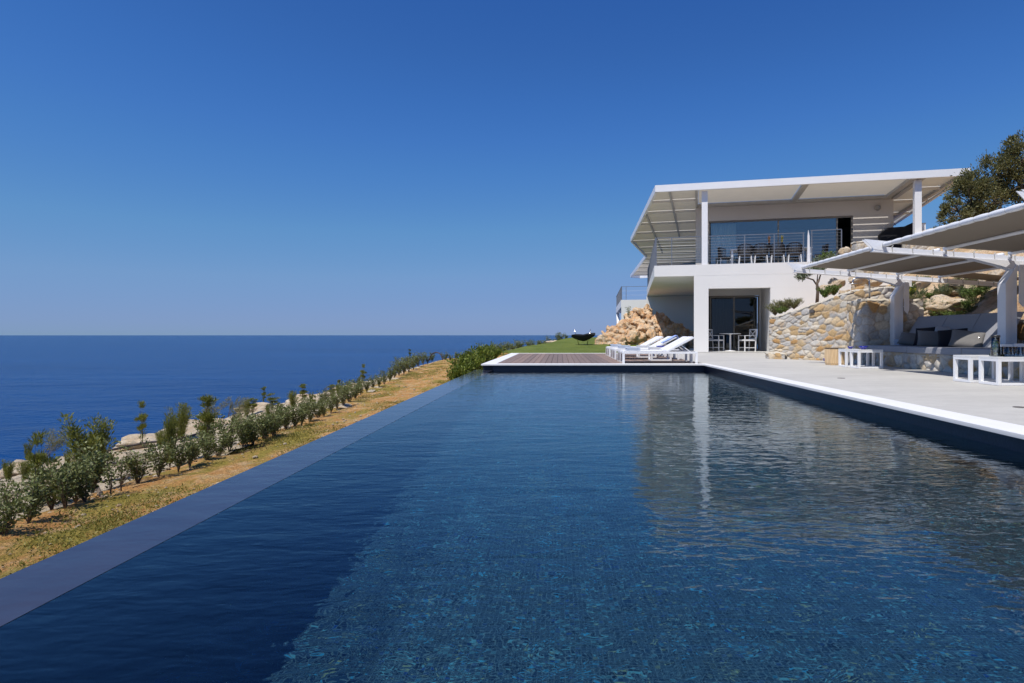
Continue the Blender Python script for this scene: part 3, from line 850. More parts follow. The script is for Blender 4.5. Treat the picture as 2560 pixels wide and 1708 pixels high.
plume_vase(5.05,'yellow_flower','dark vase of yellow plumes on the balcony table, in front of the window mullion')

# covered barbecue, sink tap, cabinet on the side terrace
t = thing('barbecue', 'large barbecue under a black cover at the right end of the balcony', 'barbecue', hl(9.85,3.2,4.0), TH)
mb = MB(); mb.extr([(-0.75,-0.3,0.15),(-0.8,-0.3,0.85),(-0.55,-0.3,1.12),(0.1,-0.3,1.15),(0.75,-0.3,1.45),(0.75,-0.3,0.15)],(0,0.6,0)); mb.build('cover', M['dark'], t, bevel=0.05, seg=3)
mb = MB(); mb.extr([(-0.9,-0.34,-0.6),(-0.85,-0.34,0.18),(0.75,-0.34,0.2),(0.8,-0.34,-0.6)],(0,0.68,0)); mb.build('cart', M['charcoal'] if 'charcoal' in M else M['dark_stone'], t, bevel=0.02)
mb = MB(); mb.tube([(-0.78,-0.34,0.95),(-0.62,-0.42,1.22),(-0.35,-0.42,1.33),(-0.25,-0.34,1.2)],0.018,6); mb.build('handle', M['steel'], t, smooth=True)
t = thing('sink_tap', 'black gooseneck tap in front of the striped balcony wall', 'tap', hl(9.0,1.9,3.9), TH)
mb = MB(); mb.tube([(0.22,0,0),(0.22,0,0.42)]+[(0.1+0.12*math.cos(R(a)),0,0.42+0.12*math.sin(R(a))) for a in range(20,181,20)]+[(-0.02,0,0.36)],0.016,8); mb.build('spout', M['black_metal'], t, smooth=True)
mb = MB(); mb.box(-0.35,0.30,-0.12,0.12,-0.5,0.02); mb.build('base', M['dark_stone'], t)
t = thing('utility_cabinet', 'narrow white cabinet standing right behind the right roof column', 'cabinet', hl(9.80,0.6,4.3), TH)
MB().box(0,0.17,0,0.3,-0.3,0.55).build('body', M['white_metal'], t, bevel=0.004); MB().box(-0.01,0.18,-0.01,0.31,0.551,0.57).build('lid', M['beam_grey'], t)

# ------------------------------------------------------------------ stone masonry
def stone_face(fn, L, Ht, cell, seed, res=0.022, relief=0.03, warm=0.35, top=None, aspect=1.35):
    """grid over (s,t): fn(s,t,d)->xyz; returns verts, faces, colours"""
    rng = np.random.RandomState(seed)
    ns, nt_ = max(2,int(L/res)), max(2,int(Ht/res))
    ca, cb = cell*1.25, cell/aspect*1.25
    sites = []; j = 0; y = -cb
    while y < Ht+cb:
        x = -ca + (j%2)*ca*0.5
        while x < L+ca:
            sites.append((x+rng.uniform(-0.48,0.48)*ca, y+rng.uniform(-0.48,0.48)*cb)); x += ca
        y += cb; j += 1
    S = np.array(sites); k = len(S)
    drop = rng.rand(k) > 0.30; S = S[drop]; k = len(S)
    pal = np.array([(0.56,0.525,0.47),(0.64,0.59,0.50),(0.46,0.435,0.40),(0.64,0.54,0.40),(0.54,0.37,0.19),(0.56,0.43,0.27),(0.50,0.29,0.12)])
    pr = np.array([0.26,0.2,0.16,0.14,0.10,0.09,0.05]); pr[4:] *= warm/0.35*1.3; pr /= pr.sum()
    ci = rng.choice(len(pal), k, p=pr); base = pal[ci]*(0.85+0.3*rng.rand(k,1)); hgt = 0.6+0.5*rng.rand(k)
    ss = np.linspace(0,L,ns+1); tt = np.linspace(0,Ht,nt_+1)
    Sg, Tg = np.meshgrid(ss, tt); P = np.stack([Sg.ravel(), Tg.ravel()],1)
    wob = np.array([(noise.noise(Vector((p[0]*9,p[1]*9,seed))), noise.noise(Vector((p[0]*9,p[1]*9,seed+7)))) for p in P])*0.022
    Pw = P+wob
    d0 = np.full(len(P),1e9); d1 = d0.copy(); idx = np.zeros(len(P),int)
    for q in range(k):
        d = np.hypot(Pw[:,0]-S[q,0],(Pw[:,1]-S[q,1])*aspect)
        m_ = d < d0; d1 = np.where(m_, d0, np.minimum(d1,d)); d0 = np.where(m_, d, d0); idx = np.where(m_, q, idx)
    e = (d1-d0)/2
    f = np.clip(e/0.016,0,1); f = f*f*(3-2*f)
    dome = np.clip(e/(cell*0.5),0,1)**0.6
    ns1 = np.array([noise.noise(Vector((p[0]*22,p[1]*22,seed*3.1))) for p in P]); ns2 = np.array([noise.noise(Vector((p[0]*5,p[1]*5,seed*1.7))) for p in P])
    depth = f*relief*1.15*(0.5+0.5*dome)*hgt[idx] + f*0.008*ns1 + 0.012*ns2
    mort = np.array((0.52,0.42,0.31))*(1+0.12*ns1[:,None])
    rust = np.clip(ns2*2.2+ns1*0.8-0.35,0,1)[:,None]*0.5
    c = base[idx]*(1+0.18*ns1[:,None]); c = c*(1-rust)+np.array((0.55,0.34,0.14))*rust
    colr = c*f[:,None]+mort*(1-f[:,None])
    V = []; n1 = ns+1
    for p, dd in zip(P, depth):
        s_, t_ = p
        if top is not None:
            tm = top(s_); t_ = t_*tm/Ht
        V.append(fn(s_, t_, dd))
    F = [(j*n1+i, j*n1+i+1, (j+1)*n1+i+1, (j+1)*n1+i) for j in range(nt_) for i in range(ns)]
    cols = np.concatenate([np.clip(colr,0,1), np.ones((len(P),1))],1)
    return V, F, cols

def merge_parts(parts):
    V=[];F=[];C=[]
    for v,f,c in parts:
        b=len(V); V+=v; F+=[tuple(b+i for i in q) for q in f]; C.append(c)
    return V,F,np.concatenate(C)
def solid(mb, col=(0.60,0.53,0.43)):
    return mb.v, mb.f, np.tile(np.array((*col,1.0)),(len(mb.v),1))

def path_wall(pts, topz, z0, thick, cell, seed, name, label, cat='wall', warm=0.35, side=1, relief=0.03, cap=True):
    """stone wall whose visible face follows the polyline pts; body behind it on the given side"""
    P = [Vector((*p,0)) for p in pts]; Ls = [0]
    for a,b in zip(P[:-1],P[1:]): Ls.append(Ls[-1]+(b-a).length)
    L = Ls[-1]
    def at(s):
        s = max(0,min(L,s))
        for i in range(len(P)-1):
            if s <= Ls[i+1]+1e-6:
                t = (s-Ls[i])/(Ls[i+1]-Ls[i]); return P[i].lerp(P[i+1],t)
        return P[-1]
    def nrm(s):
        d = (at(s+0.12)-at(s-0.12)).normalized(); return Vector((d.y,-d.x,0))*side
    tz = lambda s: float(np.interp(s,[a*L for a,_ in topz],[b for _,b in topz]))
    Hm = max(b for _,b in topz)-z0
    fn = lambda s,t,d: tuple(at(s)+nrm(s)*d+Vector((0,0,z0+t)))
    parts = [stone_face(fn, L, Hm, cell, seed, warm=warm, relief=relief, top=lambda s: tz(s)-z0)]
    # cap and back
    mb = MB(); n = max(6,int(L/0.08))
    rng = random.Random(seed)
    vs=[]
    for i in range(n+1):
        s = L*i/n; p = at(s); q = nrm(s); z = tz(s)+rng.uniform(-0.008,0.018)
        vs += [p+q*0.03+Vector((0,0,z-0.04)), p+q*0.028+Vector((0,0,z+0.006)), p-q*thick+Vector((0,0,z+0.006)), p-q*thick+Vector((0,0,z0))]
    fs=[]
    for i in range(n):
        for k in range(3): fs.append((4*i+k,4*i+k+1,4*i+4+k+1,4*i+4+k))
    fs += [(0,3,2,1),(4*n,4*n+1,4*n+2,4*n+3)]
    mb.add(vs,fs); parts.append(solid(mb,(0.62,0.56,0.46)))
    V,F,C = merge_parts(parts)
    o = mesh_obj(name, V, F, M['masonry'], cols=C, smooth=True)
    return tag(o, label, cat)

# curved retaining wall: return to the house, rounded corner, then rising to the right
path_wall([(8.25,22.9),(6.22,17.75),(6.13,17.5),(6.22,17.35),(6.55,16.9),(7.4,15.5),(8.3,15.4),(9.15,15.8)],
          [(0,1.15),(0.57,1.22),(0.61,1.24),(0.68,1.42),(0.84,1.84),(0.93,1.92),(1,1.90)], 0.0, 0.35, 0.145, 5,
          'retaining_wall', 'curved field-stone retaining wall with orange stones rising to the right of the porch', side=1)
mb = MB()
path_wall([(6.05,17.62),(6.02,17.25),(6.35,16.92)], [(0,0.17),(1,0.17)], 0.0, 0.25, 0.16, 8, 'stone_plinth', 'low stone plinth at the left foot of the curved wall', cat='plinth')
# shower wall (free-standing)
path_wall([(7.20,15.0),(7.17,14.42),(7.20,14.26),(7.29,14.20),(8.60,14.22),(8.60,14.6)],
          [(0,1.50),(0.3,1.53),(0.6,1.53),(1,1.52)], 0.0, 0.38, 0.18, 12, 'shower_wall', 'thick free-standing stone wall carrying the outdoor shower, left of the sofa', warm=0.12, side=1)
# bench base (faces the pool) and the low wall behind
path_wall([(7.18,13.6),(7.16,6.2)], [(0,0.31),(1,0.31)], 0.0, 1.25, 0.15, 21, 'bench_base', 'low stone bench base under the long grey outdoor sofa', cat='bench', warm=0.5, side=1, relief=0.035)
path_wall([(8.55,14.2),(8.55,5.5)], [(0,0.95),(1,0.97)], 0.0, 0.35, 0.22, 22, 'backing_wall', 'stone wall behind the long grey sofa, at the foot of the hillside', warm=0.4, side=1)
# stone piers by the house
path_wall([(9.62,19.8),(9.62,19.45),(10.25,19.3)], [(0,3.72),(1,3.72)], 1.2, 0.5, 0.2, 31, 'stone_pier', 'rough stone pier against the white wall above the planting bed', cat='pier')
path_wall([tuple(hl(9.0,-0.35)[:2]),tuple(hl(9.35,-0.4)[:2]),tuple(hl(10.6,-0.2)[:2])], [(0,4.05),(0.5,4.5),(1,4.55)], 1.9, 0.8, 0.2, 35, 'parapet_wall', 'rough stone parapet at the foot of the right roof column')
# ------------------------------------------------------------------ loungers
def towel_mesh(L, Wd, H, name, mat, parent=None, layers=3):
    mb = MB()
    for k in range(layers):
        z = H*k/layers; o = 0.008*math.sin(k*2.1)
        mb.box(o, L+o*0.5, 0.004*k, Wd-0.005*k, z+0.002, z+H/layers-0.003)
    ob = mb.build(name, mat, parent, bevel=min(0.011, H/layers*0.42), seg=3)
    return ob
def make_lounger(label):
    t = thing('sun_lounger', label, 'sun lounger', (0,0,0), 0, 'sun loungers in pairs on the timber deck')
    mb = MB(); Lx, Wd = 1.81, 0.61
    mb.box(0,Lx,0,0.04,0.235,0.285); mb.box(0,Lx,Wd-0.04,Wd,0.235,0.285); mb.box(0,0.045,0.04,Wd-0.04,0.235,0.285); mb.box(Lx-0.045,Lx,0.04,Wd-0.04,0.235,0.285)
    mb.build('frame', M['white_metal'], t, bevel=0.004)
    for x in (0, Lx-0.055):
        for y in (0, Wd-0.045):
            m_ = MB().box(x,x+0.055,y,y+0.045,0,0.234)
            if x == 0: m_.extr([(0.005,y,0.23) if y else (0.005,y+0.045,0.23), (0.005,y-0.09,0.23) if y else (0.005,0.135,0.23), (0.005,y,0.02) if y else (0.005,0.045,0.02)],(0.02,0,0))
            m_.build('leg', M['white_metal'], t, bevel=0.003)
    m_ = MB()
    for y in (0.05, 0.318): m_.box(0.02,1.10,y,y+0.242,0.284,0.305)
    m_.build('seat_sling', M['sling'], t, bevel=0.006)
    m_ = MB(); dx, dz = 0.62, 0.335
    for y in (0.05, 0.318):
        nx, nz = -dz, dx; l = math.hypot(nx,nz); nx/=l; nz/=l
        m_.extr([(1.09,y,0.292),(1.09+dx,y,0.292+dz),(1.09+dx+nx*0.028,y,0.292+dz+nz*0.028),(1.09+nx*0.028,y,0.292+nz*0.028)],(0,0.242,0))
    m_.build('backrest', M['sling'], t, bevel=0.006)
    m_ = MB()
    for y in (0.03,0.58): m_.beam((1.08,y,0.28),(1.73,y,0.625),0.03,0.03)
    m_.beam((1.72,0.03,0.62),(1.72,0.58,0.62),0.03,0.03)
    for y in (0.07,0.54): m_.beam((1.42,y,0.44),(1.66,y,0.27),0.02,0.02)
    m_.build('backrest_frame', M['white_metal'], t)
    return t
names = [('near','front'),('near','rear'),('middle','front'),('middle','rear'),('far','front'),('far','rear')]
ys_l = [14.41,15.04,16.72,17.35,18.95,19.58]
ll = lambda a,b: 'white sling sun lounger, %s one of the %s pair on the timber deck'%(b,{'near':'pair nearest the pool','middle':'middle','far':'farthest'}[a] if a!='near' else 'nearest')
lg = make_lounger(ll(*names[0])); lg.location = (1.50, ys_l[0], -0.003)
for i in range(1,6): dup(lg, (1.50+0.02*(i//2), ys_l[i], -0.003), 0, ll(*names[i]))
for i,(x,y,which) in enumerate(((1.62,14.62,'nearest'),(1.66,17.0,'middle'),(1.64,19.3,'farthest'))):
    tw = towel_mesh(0.34,0.30,0.085,'folded_towel',M['towel']); tw.location = (x,y,0.303)
    tag(tw,'folded pale blue striped towel on the foot end of the %s loungers'%which,'towel','folded towels on the loungers')
# towel draped over a backrest
V=[];F=[]; nn=26
prof=[(0.10,0.42),(0.62,0.70)]
for i in range(nn+1):
    s_=i/nn; 
    if s_<0.72: x=1.35+(1.75-1.35)*s_/0.72; z=0.462+(0.672-0.462)*s_/0.72
    else: q=(s_-0.72)/0.28; x=1.75+0.03*math.sin(q*2.2); z=0.672-0.17*q
    for j in range(9): V.append((1.52+x, 16.74+0.34*j/8+0.01*math.sin(i*0.7), z+0.006*math.sin(j*1.9+i*0.5)))
for i in range(nn):
    for j in range(8): F.append((i*9+j,i*9+j+1,(i+1)*9+j+1,(i+1)*9+j))
o=mesh_obj('draped_towel',V,F,M['towel_blue'],smooth=True); md=o.modifiers.new('s','SOLIDIFY'); md.thickness=0.012
tag(o,'blue towel draped over the raised back of a middle sun lounger','towel')

def frame_table(name, label, w, d, h, loc, group, bar=0.045, rz=0):
    t = thing(name, label, 'table', loc, rz, group)
    MB().box(0,w,0,d,h-0.03,h).build('tabletop', M['wood_table'], t, bevel=0.003)
    for y in (0.0, d-bar):
        mb = MB()
        mb.box(0,bar,y,y+bar,0.0,h-0.031); mb.box(w-bar,w,y,y+bar,0.0,h-0.031); mb.box(bar+0.001,w-bar-0.001,y,y+bar,0.0,0.035)
        mb.box(bar+0.001,w-bar-0.001,y,y+bar,h-0.062,h-0.031)
        mb.build('leg_frame', M['white_metal'], t, bevel=0.003)
    for x in (0.0,w-bar):
        for za,zb in ((0,0.035),(h-0.062,h-0.031)): MB().box(x,x+bar,bar+0.001,d-bar-0.001,za,zb).build('side_rail', M['white_metal'], t, bevel=0.003)
    return t
frame_table('side_table','low white side table between the nearest and middle lounger pairs',0.55,0.5,0.365,(2.42,15.95,-0.003),'side tables between the loungers')
frame_table('side_table','low white side table between the middle and farthest lounger pairs',0.55,0.5,0.365,(2.38,18.2,-0.003),'side tables between the loungers')
tag(MB().box(2.60,2.82,16.05,16.22,0.363,0.395).build('book', M['bowl'], bevel=0.004),'dark blue book lying on the nearer lounger side table','book')
g='low white tables in front of the sofa'
frame_table('coffee_table','low white frame table with the smaller blue bowl, farther of the left pair',0.50,0.34,0.385,(6.05,12.70,0.001),g)
frame_table('coffee_table','low white frame table with the larger blue bowl, nearer of the left pair',0.50,0.36,0.385,(6.05,12.16,0.001),g)
frame_table('coffee_table','low white frame table behind the glassware table at the right edge',0.62,0.37,0.385,(5.85,8.56,0.001),g)
frame_table('coffee_table','low white frame table with pitcher and glasses at the right edge',0.62,0.38,0.385,(5.88,8.05,0.001),g)
def bowl(x,y,r,label):
    mb=MB(); mb.lathe([(0,0.0),(r*0.45,0.0),(r*0.5,0.01),(r*0.85,r*0.45),(r,r*0.78),(r*0.96,r*0.78),(r*0.8,r*0.45),(r*0.4,0.03),(0,0.025)],28)
    o=mb.build('bowl',M['bowl'],smooth=True); o.location=(x,y,0.387); tag(o,label,'bowl')
bowl(6.22,12.85,0.062,'small cobalt blue bowl on the farther of the left low tables')
bowl(6.22,12.30,0.088,'larger cobalt blue bowl on the nearer of the left low tables')
# pitcher, tray and glasses
t=thing('tray','clear rectangular tray under the glasses on the right-hand low table','tray',(6.0,8.10,0.387))
mb=MB(); mb.box(0,0.46,0,0.28,0,0.006); mb.box(0,0.46,-0.008,0,0,0.035); mb.box(0,0.46,0.28,0.288,0,0.035); mb.box(-0.008,0,0,0.28,0,0.035); mb.build('body',M['glassware'],t)
t=thing('pitcher','tall glass pitcher of green herbs and lemon with a dark lid','pitcher',(5.98,8.24,0.394))
mb=MB(); mb.lathe([(0,0.004),(0.05,0.0),(0.055,0.01),(0.052,0.13),(0.05,0.255),(0.047,0.255),(0.049,0.13),(0.05,0.012),(0,0.01)],24); mb.build('body',M['glassware'],t,smooth=True)
mb=MB(); mb.lathe([(0,0.256),(0.052,0.256),(0.055,0.262),(0.054,0.285),(0,0.288)],24); mb.build('lid',M['black_metal'],t,smooth=True)
random.seed(4); mb=MB()
for i in range(90):
    a=random.uniform(0,6.28); r=random.uniform(0,0.035); z=random.uniform(0.07,0.20); b=random.uniform(0,6.28)
    mb.add([(r*math.cos(a),r*math.sin(a),z),(r*math.cos(a)+0.012*math.cos(b),r*math.sin(a)+0.012*math.sin(b),z+0.01),(r*math.cos(a),r*math.sin(a),z+0.03),(r*math.cos(a)-0.008,r*math.sin(a),z+0.015)],[(0,1,2,3)])
mb.build('herbs',M['green'],t)
mb=MB()
for i in range(4): mb.lathe([(0,0),(0.03,0),(0.03,0.006),(0,0.006)],14,c=(0.012*math.sin(i*2.2),0.012*math.cos(i*2),0.014+0.009*i))
mb.build('lemon_slices',M['lemon'],t)
gl0=None
for i,(x,y,w_) in enumerate(((6.10,8.16,'second from the pitcher, front row'),(6.09,8.30,'next to the pitcher, back row'),(6.18,8.20,'third from the pitcher, front row'),(6.20,8.32,'middle of the back row'),(6.28,8.18,'rightmost of the front row'),(6.30,8.31,'rightmost of the back row'))):
    lab='glass tumbler on the clear tray, '+w_
    if gl0 is None:
        gl0=thing('tumbler',lab,'glass',(x,y,0.394),0,'tumblers on the tray')
        mb=MB(); mb.lathe([(0,0.004),(0.03,0.0),(0.034,0.008),(0.040,0.125),(0.0375,0.125),(0.032,0.012),(0,0.010)],20); mb.build('body',M['glassware'],gl0,smooth=True)
        mb=MB(); mb.lathe([(0,0.012),(0.022,0.012),(0.022,0.02),(0,0.02)],12); mb.build('lime_slice',M['lemon'],gl0)
        mb=MB(); mb.beam((0,0,0.02),(0.018,0.006,0.085),0.016,0.004); mb.beam((0,0,0.03),(-0.016,-0.01,0.08),0.014,0.004); mb.build('mint_sprig',M['green'],gl0)
    else: dup(gl0,(x,y,0.394),0.5*i,lab)
t=thing('napkin_holder','white card holder standing behind the tumblers on the right-hand tables','holder',(6.42,8.72,0.387))
mb=MB(); mb.extr([(0,0,0),(0.30,0,0),(0.30,0.01,0.16),(0,0.01,0.16)],(0,0.02,0)); mb.extr([(0.14,-0.06,0.02),(0.36,-0.06,0.02),(0.42,0.0,0.17),(0.18,0.0,0.17)],(0,0.006,0)); mb.build('body',M['white_metal'],t,bevel=0.002)

# wicker basket and small cups by the wall
t=thing('basket','tall tan wicker basket with a dark lid beside the stone wall','basket',(6.30,13.75,0.001))
mb=MB(); n=40
prof=[(0.165,0.0),(0.18,0.05),(0.185,0.2),(0.18,0.36)]
for r,z in prof:
    for k in range(n):
        a=2*math.pi*k/n; rr=r*(1+0.035*(k%2)); c_,s_=math.cos(a),math.sin(a); q=1/max(abs(c_),abs(s_))**0.75
        mb.v.append((rr*c_*q,rr*s_*q*0.85,z))
for i in range(len(prof)-1):
    for k in range(n): q=i*n; mb.f.append((q+k,q+(k+1)%n,q+n+(k+1)%n,q+n+k))
mb.build('body',M['wicker'],t); MB().box(-0.17,0.17,-0.15,0.15,0.361,0.39).build('lid',M['twig'],t,bevel=0.01)
mb=MB(); mb.lathe([(0,0),(0.03,0),(0.034,0.07),(0.03,0.07),(0.027,0.01),(0,0.01)],16); o=mb.build('cup',M['bowl'],smooth=True); o.location=(6.95,15.75,0.001); tag(o,'small blue cup on the terrace at the foot of the stone wall','cup')
mb=MB(); mb.lathe([(0,0),(0.05,0),(0.055,0.10),(0.03,0.12),(0.028,0.09),(0,0.01)],16); o=mb.build('jar',M['glassware'],smooth=True); o.location=(7.12,15.55,0.001); tag(o,'clear glass jar on the terrace beside the blue cup','jar')

# ------------------------------------------------------------------ sofa
t=thing('outdoor_sofa','long built-in grey outdoor sofa with high sloping back on a stone base','sofa',(7.1,14.0,0.31))
def cushion(x0,x1,y0,y1,z0,z1,name,par,mat,puff=0.012):
    mb=MB(); mb.box(x0,x1,y0,y1,z0,z1); o=mb.build(name,mat,None,bevel=0.022,seg=3); o.parent=par; return o
loc=Vector((7.1,14.0,0.31))
yy=[14.0,12.3,10.62,8.9,7.2]
for i in range(4):
    cushion(0.0,0.98,yy[i+1]-14.0+0.004,yy[i]-14.0-0.004,0.004,0.135,'seat_cushion',t,M['sofa'])
bx=[(14.0,12.9),(12.9,11.9),(11.9,10.98)]
for a,b in bx:
    mb=MB(); mb.extr([(0.87,b-14+0.004,0.136),(1.25,b-14+0.004,0.80),(1.42,b-14+0.004,0.80),(1.04,b-14+0.004,0.136)],(0,a-b-0.008,0)); mb.build('back_cushion',M['sofa'],t,bevel=0.02,seg=3)
def pillow(x,y,z,w_,h_,rot,mat,label,thick=0.13,fringe=False,buttons=False):
    n=14; V=[];F=[]
    for sgn in (1,-1):
        for j in range(n+1):
            for i in range(n+1):
                u=2*i/n-1; v=2*j/n-1
                px_=u*(1-0.07*(1-v*v))*w_/2; pz=v*(1-0.07*(1-u*u))*h_/2
                k=((1-u**4)*(1-v**4))**0.55; dd=sgn*thick/2*k*(1+0.10*noise.noise(Vector((u*2,v*2,x*9+sgn))))
                V.append((px_,dd,pz))
    m1=(n+1)*(n+1)
    for s0,fl in ((0,0),(m1,1)):
        for j in range(n):
            for i in range(n):
                a=s0+j*(n+1)+i; q=(a,a+1,a+n+2,a+n+1); F.append(q if fl else q[::-1])
    t=thing('pillow',label,'pillow',(x,y,z),0,'scatter pillows on the grey sofa')
    t.rotation_euler=rot; t.scale=(1.14,1.1,1.14)
    o=mesh_obj('cover',V,F,mat,t,smooth=True)
    bm=bmesh.new(); bm.from_mesh(o.data); bmesh.ops.remove_doubles(bm,verts=bm.verts,dist=0.0008); bmesh.ops.recalc_face_normals(bm,faces=bm.faces); bm.to_mesh(o.data); bm.free()
    if fringe:
        mb=MB()
        for i in range(26):
            v=-1+2*i/25; e=w_/2*(1-0.07*(1-v*v)); mb.beam((e-0.01,0,v*h_/2*0.95),(e+0.035,0.004*math.sin(i*2),v*h_/2*0.95+0.006*math.sin(i)),0.008,0.004)
        mb.build('fringe',mat,t)
    if buttons:
        mb=MB()
        for v in (-0.35,0.3): mb.lathe([(0,0),(0.012,0),(0.010,0.006),(0,0.007)],10,c=(0.08,0.0,0))
        o=mb.build('button',M['steel'],t); o.rotation_euler=(R(90),0,0); o.location=(0.08,-0.068,0.02)
    return t
TL=(R(-32),0,R(-62))
pillow(7.86,13.40,0.585,0.46,0.34,(R(-48),R(8),R(-40)),M['pil_grey'],'grey pillow leaning at the left end of the row on the sofa')
pillow(8.02,13.12,0.66,0.44,0.42,(R(-35),R(-5),R(-50)),M['pil_black'],'black pillow half hidden between the two left grey pillows')
pillow(7.84,12.63,0.60,0.50,0.37,(R(-35),R(3),R(-30)),M['pil_grey'],'grey pillow with a fringed edge, second grey one from the left',fringe=True)
pillow(8.10,12.62,0.67,0.42,0.40,(R(-35),R(6),R(-50)),M['pil_white'],'pale pillow peeping out behind the fringed grey pillow')
pillow(7.97,12.13,0.62,0.52,0.40,(R(-35),R(-6),R(-42)),M['pil_black'],'black pillow between the fringed grey pillow and the buttoned one')
pillow(7.84,11.55,0.60,0.50,0.36,(R(-35),R(8),R(-38)),M['pil_grey'],'grey pillow with small buttons at the right end of the row',buttons=True)
tw=towel_mesh(0.2,0.22,0.14,'folded_towel',M['towel'],layers=4); tw.location=(7.75,13.72,0.447); tag(tw,'white and grey folded towels stacked on the sofa by the left pergola post','towel')

# ------------------------------------------------------------------ pergola
BY=[14.1,10.6,7.0]
def bz(x): return 2.20-0.07*(x-5.57)
pg=thing('pergola','white steel pergola with taupe fabric canopies over the sofa','pergola',(7.95,10.6,0.44))
def pgb(mb,name,mat,**k):
    o=mb.build(name,M[mat],None,**k); o.parent=pg; o.location=(-7.95,-10.6,-0.44); return o
def pgc(parent,mb,name,mat,**k): return mb.build(name,M[mat],parent,**k)
for Y in BY:
    mb=MB(); mb.extr([(5.52,Y-0.035,bz(5.52)-0.04),(10.4,Y-0.035,bz(10.4)-0.04),(10.4,Y-0.035,bz(10.4)+0.045),(5.52,Y-0.035,bz(5.52)+0.045)],(0,0.07,0))
    mb.extr([(5.50,Y-0.05,bz(5.5)-0.055),(10.42,Y-0.05,bz(10.42)-0.055),(10.42,Y-0.05,bz(10.42)-0.041),(5.50,Y-0.05,bz(5.5)-0.041)],(0,0.10,0))
    bo=pgb(mb,'beam','white_metal',bevel=0.003)
    mb=MB(); x=5.85
    while x<10.3:                                 # canvas ties along the beam
        mb.tube([(x,Y-0.04,bz(x)-0.035),(x-0.012,Y-0.045,bz(x)+0.05),(x+0.02,Y-0.03,bz(x)+0.075)],0.008,5); x+=0.36
    pgc(bo,mb,'tie','beam_grey')
    mb=MB(); mb.extr([(5.35,Y-0.045,bz(5.35)+0.155),(5.75,Y-0.045,bz(5.75)+0.145),(5.70,Y-0.045,bz(5.70)-0.02),(5.52,Y-0.045,bz(5.52)-0.01)],(0,0.012,0))
    mb.extr([(5.35,Y+0.035,bz(5.35)+0.155),(5.75,Y+0.035,bz(5.75)+0.145),(5.70,Y+0.035,bz(5.70)-0.02),(5.52,Y+0.035,bz(5.52)-0.01)],(0,0.012,0)); pgc(bo,mb,'end_plate','white_metal')
    # post: column with a sloping shoulder, twin cheek plates and a gusset to the beam
    zt=bz(7.95)
    mb=MB(); mb.extr([(7.83,Y-0.06,0.445),(8.03,Y-0.06,0.445),(8.03,Y-0.06,zt-0.22),(8.00,Y-0.06,zt-0.19),(7.83,Y-0.06,zt-0.46)],(0,0.12,0))
    po=pgb(mb,'post','white_metal',bevel=0.004)
    mb=MB(); mb.extr([(7.80,Y-0.10,0.445),(7.87,Y-0.10,0.445),(7.87,Y-0.10,zt-0.44),(8.05,Y-0.10,zt-0.16),(8.00,Y-0.10,zt-0.12),(7.80,Y-0.10,zt-0.44)],(0,0.20,0)); pgc(po,mb,'flange','white_metal')
    mb=MB(); mb.extr([(8.03,Y-0.115,zt-0.78),(8.10,Y-0.115,zt-0.86),(8.14,Y-0.115,zt-0.76),(8.14,Y-0.115,zt-0.12),(8.03,Y-0.115,zt-0.12)],(0,0.02,0))
    mb.extr([(8.03,Y+0.095,zt-0.78),(8.10,Y+0.095,zt-0.86),(8.14,Y+0.095,zt-0.76),(8.14,Y+0.095,zt-0.12),(8.03,Y+0.095,zt-0.12)],(0,0.02,0)); pgc(po,mb,'cheek_plate','white_metal')
    mb=MB(); mb.extr([(7.20,Y-0.08,zt+0.00),(8.22,Y-0.08,zt-0.065),(8.22,Y-0.08,zt-0.22),(7.95,Y-0.08,zt-0.21),(7.75,Y-0.08,zt-0.14)],(0,0.015,0))
    mb.extr([(7.20,Y+0.065,zt+0.00),(8.22,Y+0.065,zt-0.065),(8.22,Y+0.065,zt-0.22),(7.95,Y+0.065,zt-0.21),(7.75,Y+0.065,zt-0.14)],(0,0.015,0)); pgc(po,mb,'gusset','white_metal')
TX=[5.69,6.74,7.88,8.86]
for Ya,Yb in ((14.1,10.6),(10.6,7.0),(7.0,3.5)):
    for k,x in enumerate(TX):
        z=bz(x)+0.075
        if k==0:      # front tube with the laced fabric sleeve
            n=60; pts=[]; rs=[]
            for i in range(n+1):
                y=Ya-0.06+(Yb+0.06-Ya+0.06)*i/n; pts.append((x,y,z)); ph=(i%5)/5; rs.append(0.036+0.008*math.sin(math.pi*ph))
            mb=MB(); mb.tube(pts,rs,10); o=pgb(mb,'front_tube','white_metal',smooth=True)
            mb=MB()
            for i in range(0,n,5):
                y=Ya-0.06+(Yb+0.06-Ya+0.06)*i/n; mb.tube([(x+0.0385*math.cos(R(a)),y-0.00005*a,z+0.0385*math.sin(R(a))) for a in range(0,361,45)],0.0028,4)
            pgc(o,mb,'lacing','beam_grey')
        else:
            mb=MB(); mb.tube([(x,Ya-0.08,z),(x,Yb+0.08,z)],0.034,12); mb.tube([(x,Ya-0.1,z-0.01),(x,Ya-0.1,bz(x)-0.02)],0.028,8); pgb(mb,'purlin','white_metal',smooth=True)
    for k in range(3):
        xa,xb=TX[k]+0.02,TX[k+1]-0.02; V=[];F=[];nx,ny=8,20
        for j in range(ny+1):
            for i in range(nx+1):
                u=i/nx;v=j/ny; ya=Ya-0.16-0.10*math.sin(math.pi*u); yb=Yb+0.16+0.10*math.sin(math.pi*u)
                x=xa+(xb-xa)*u; V.append((x,ya+(yb-ya)*v,bz(x)+0.085-0.03*math.sin(math.pi*u)*(0.6+0.4*math.sin(math.pi*v))))
        for j in range(ny):
            for i in range(nx): a=j*(nx+1)+i; F.append((a,a+1,a+nx+2,a+nx+1))
        o=mesh_obj('canopy',V,F,M['canopy'],pg,smooth=True); o.location=(-7.95,-10.6,-0.44); md=o.modifiers.new('s','SOLIDIFY'); md.thickness=0.004
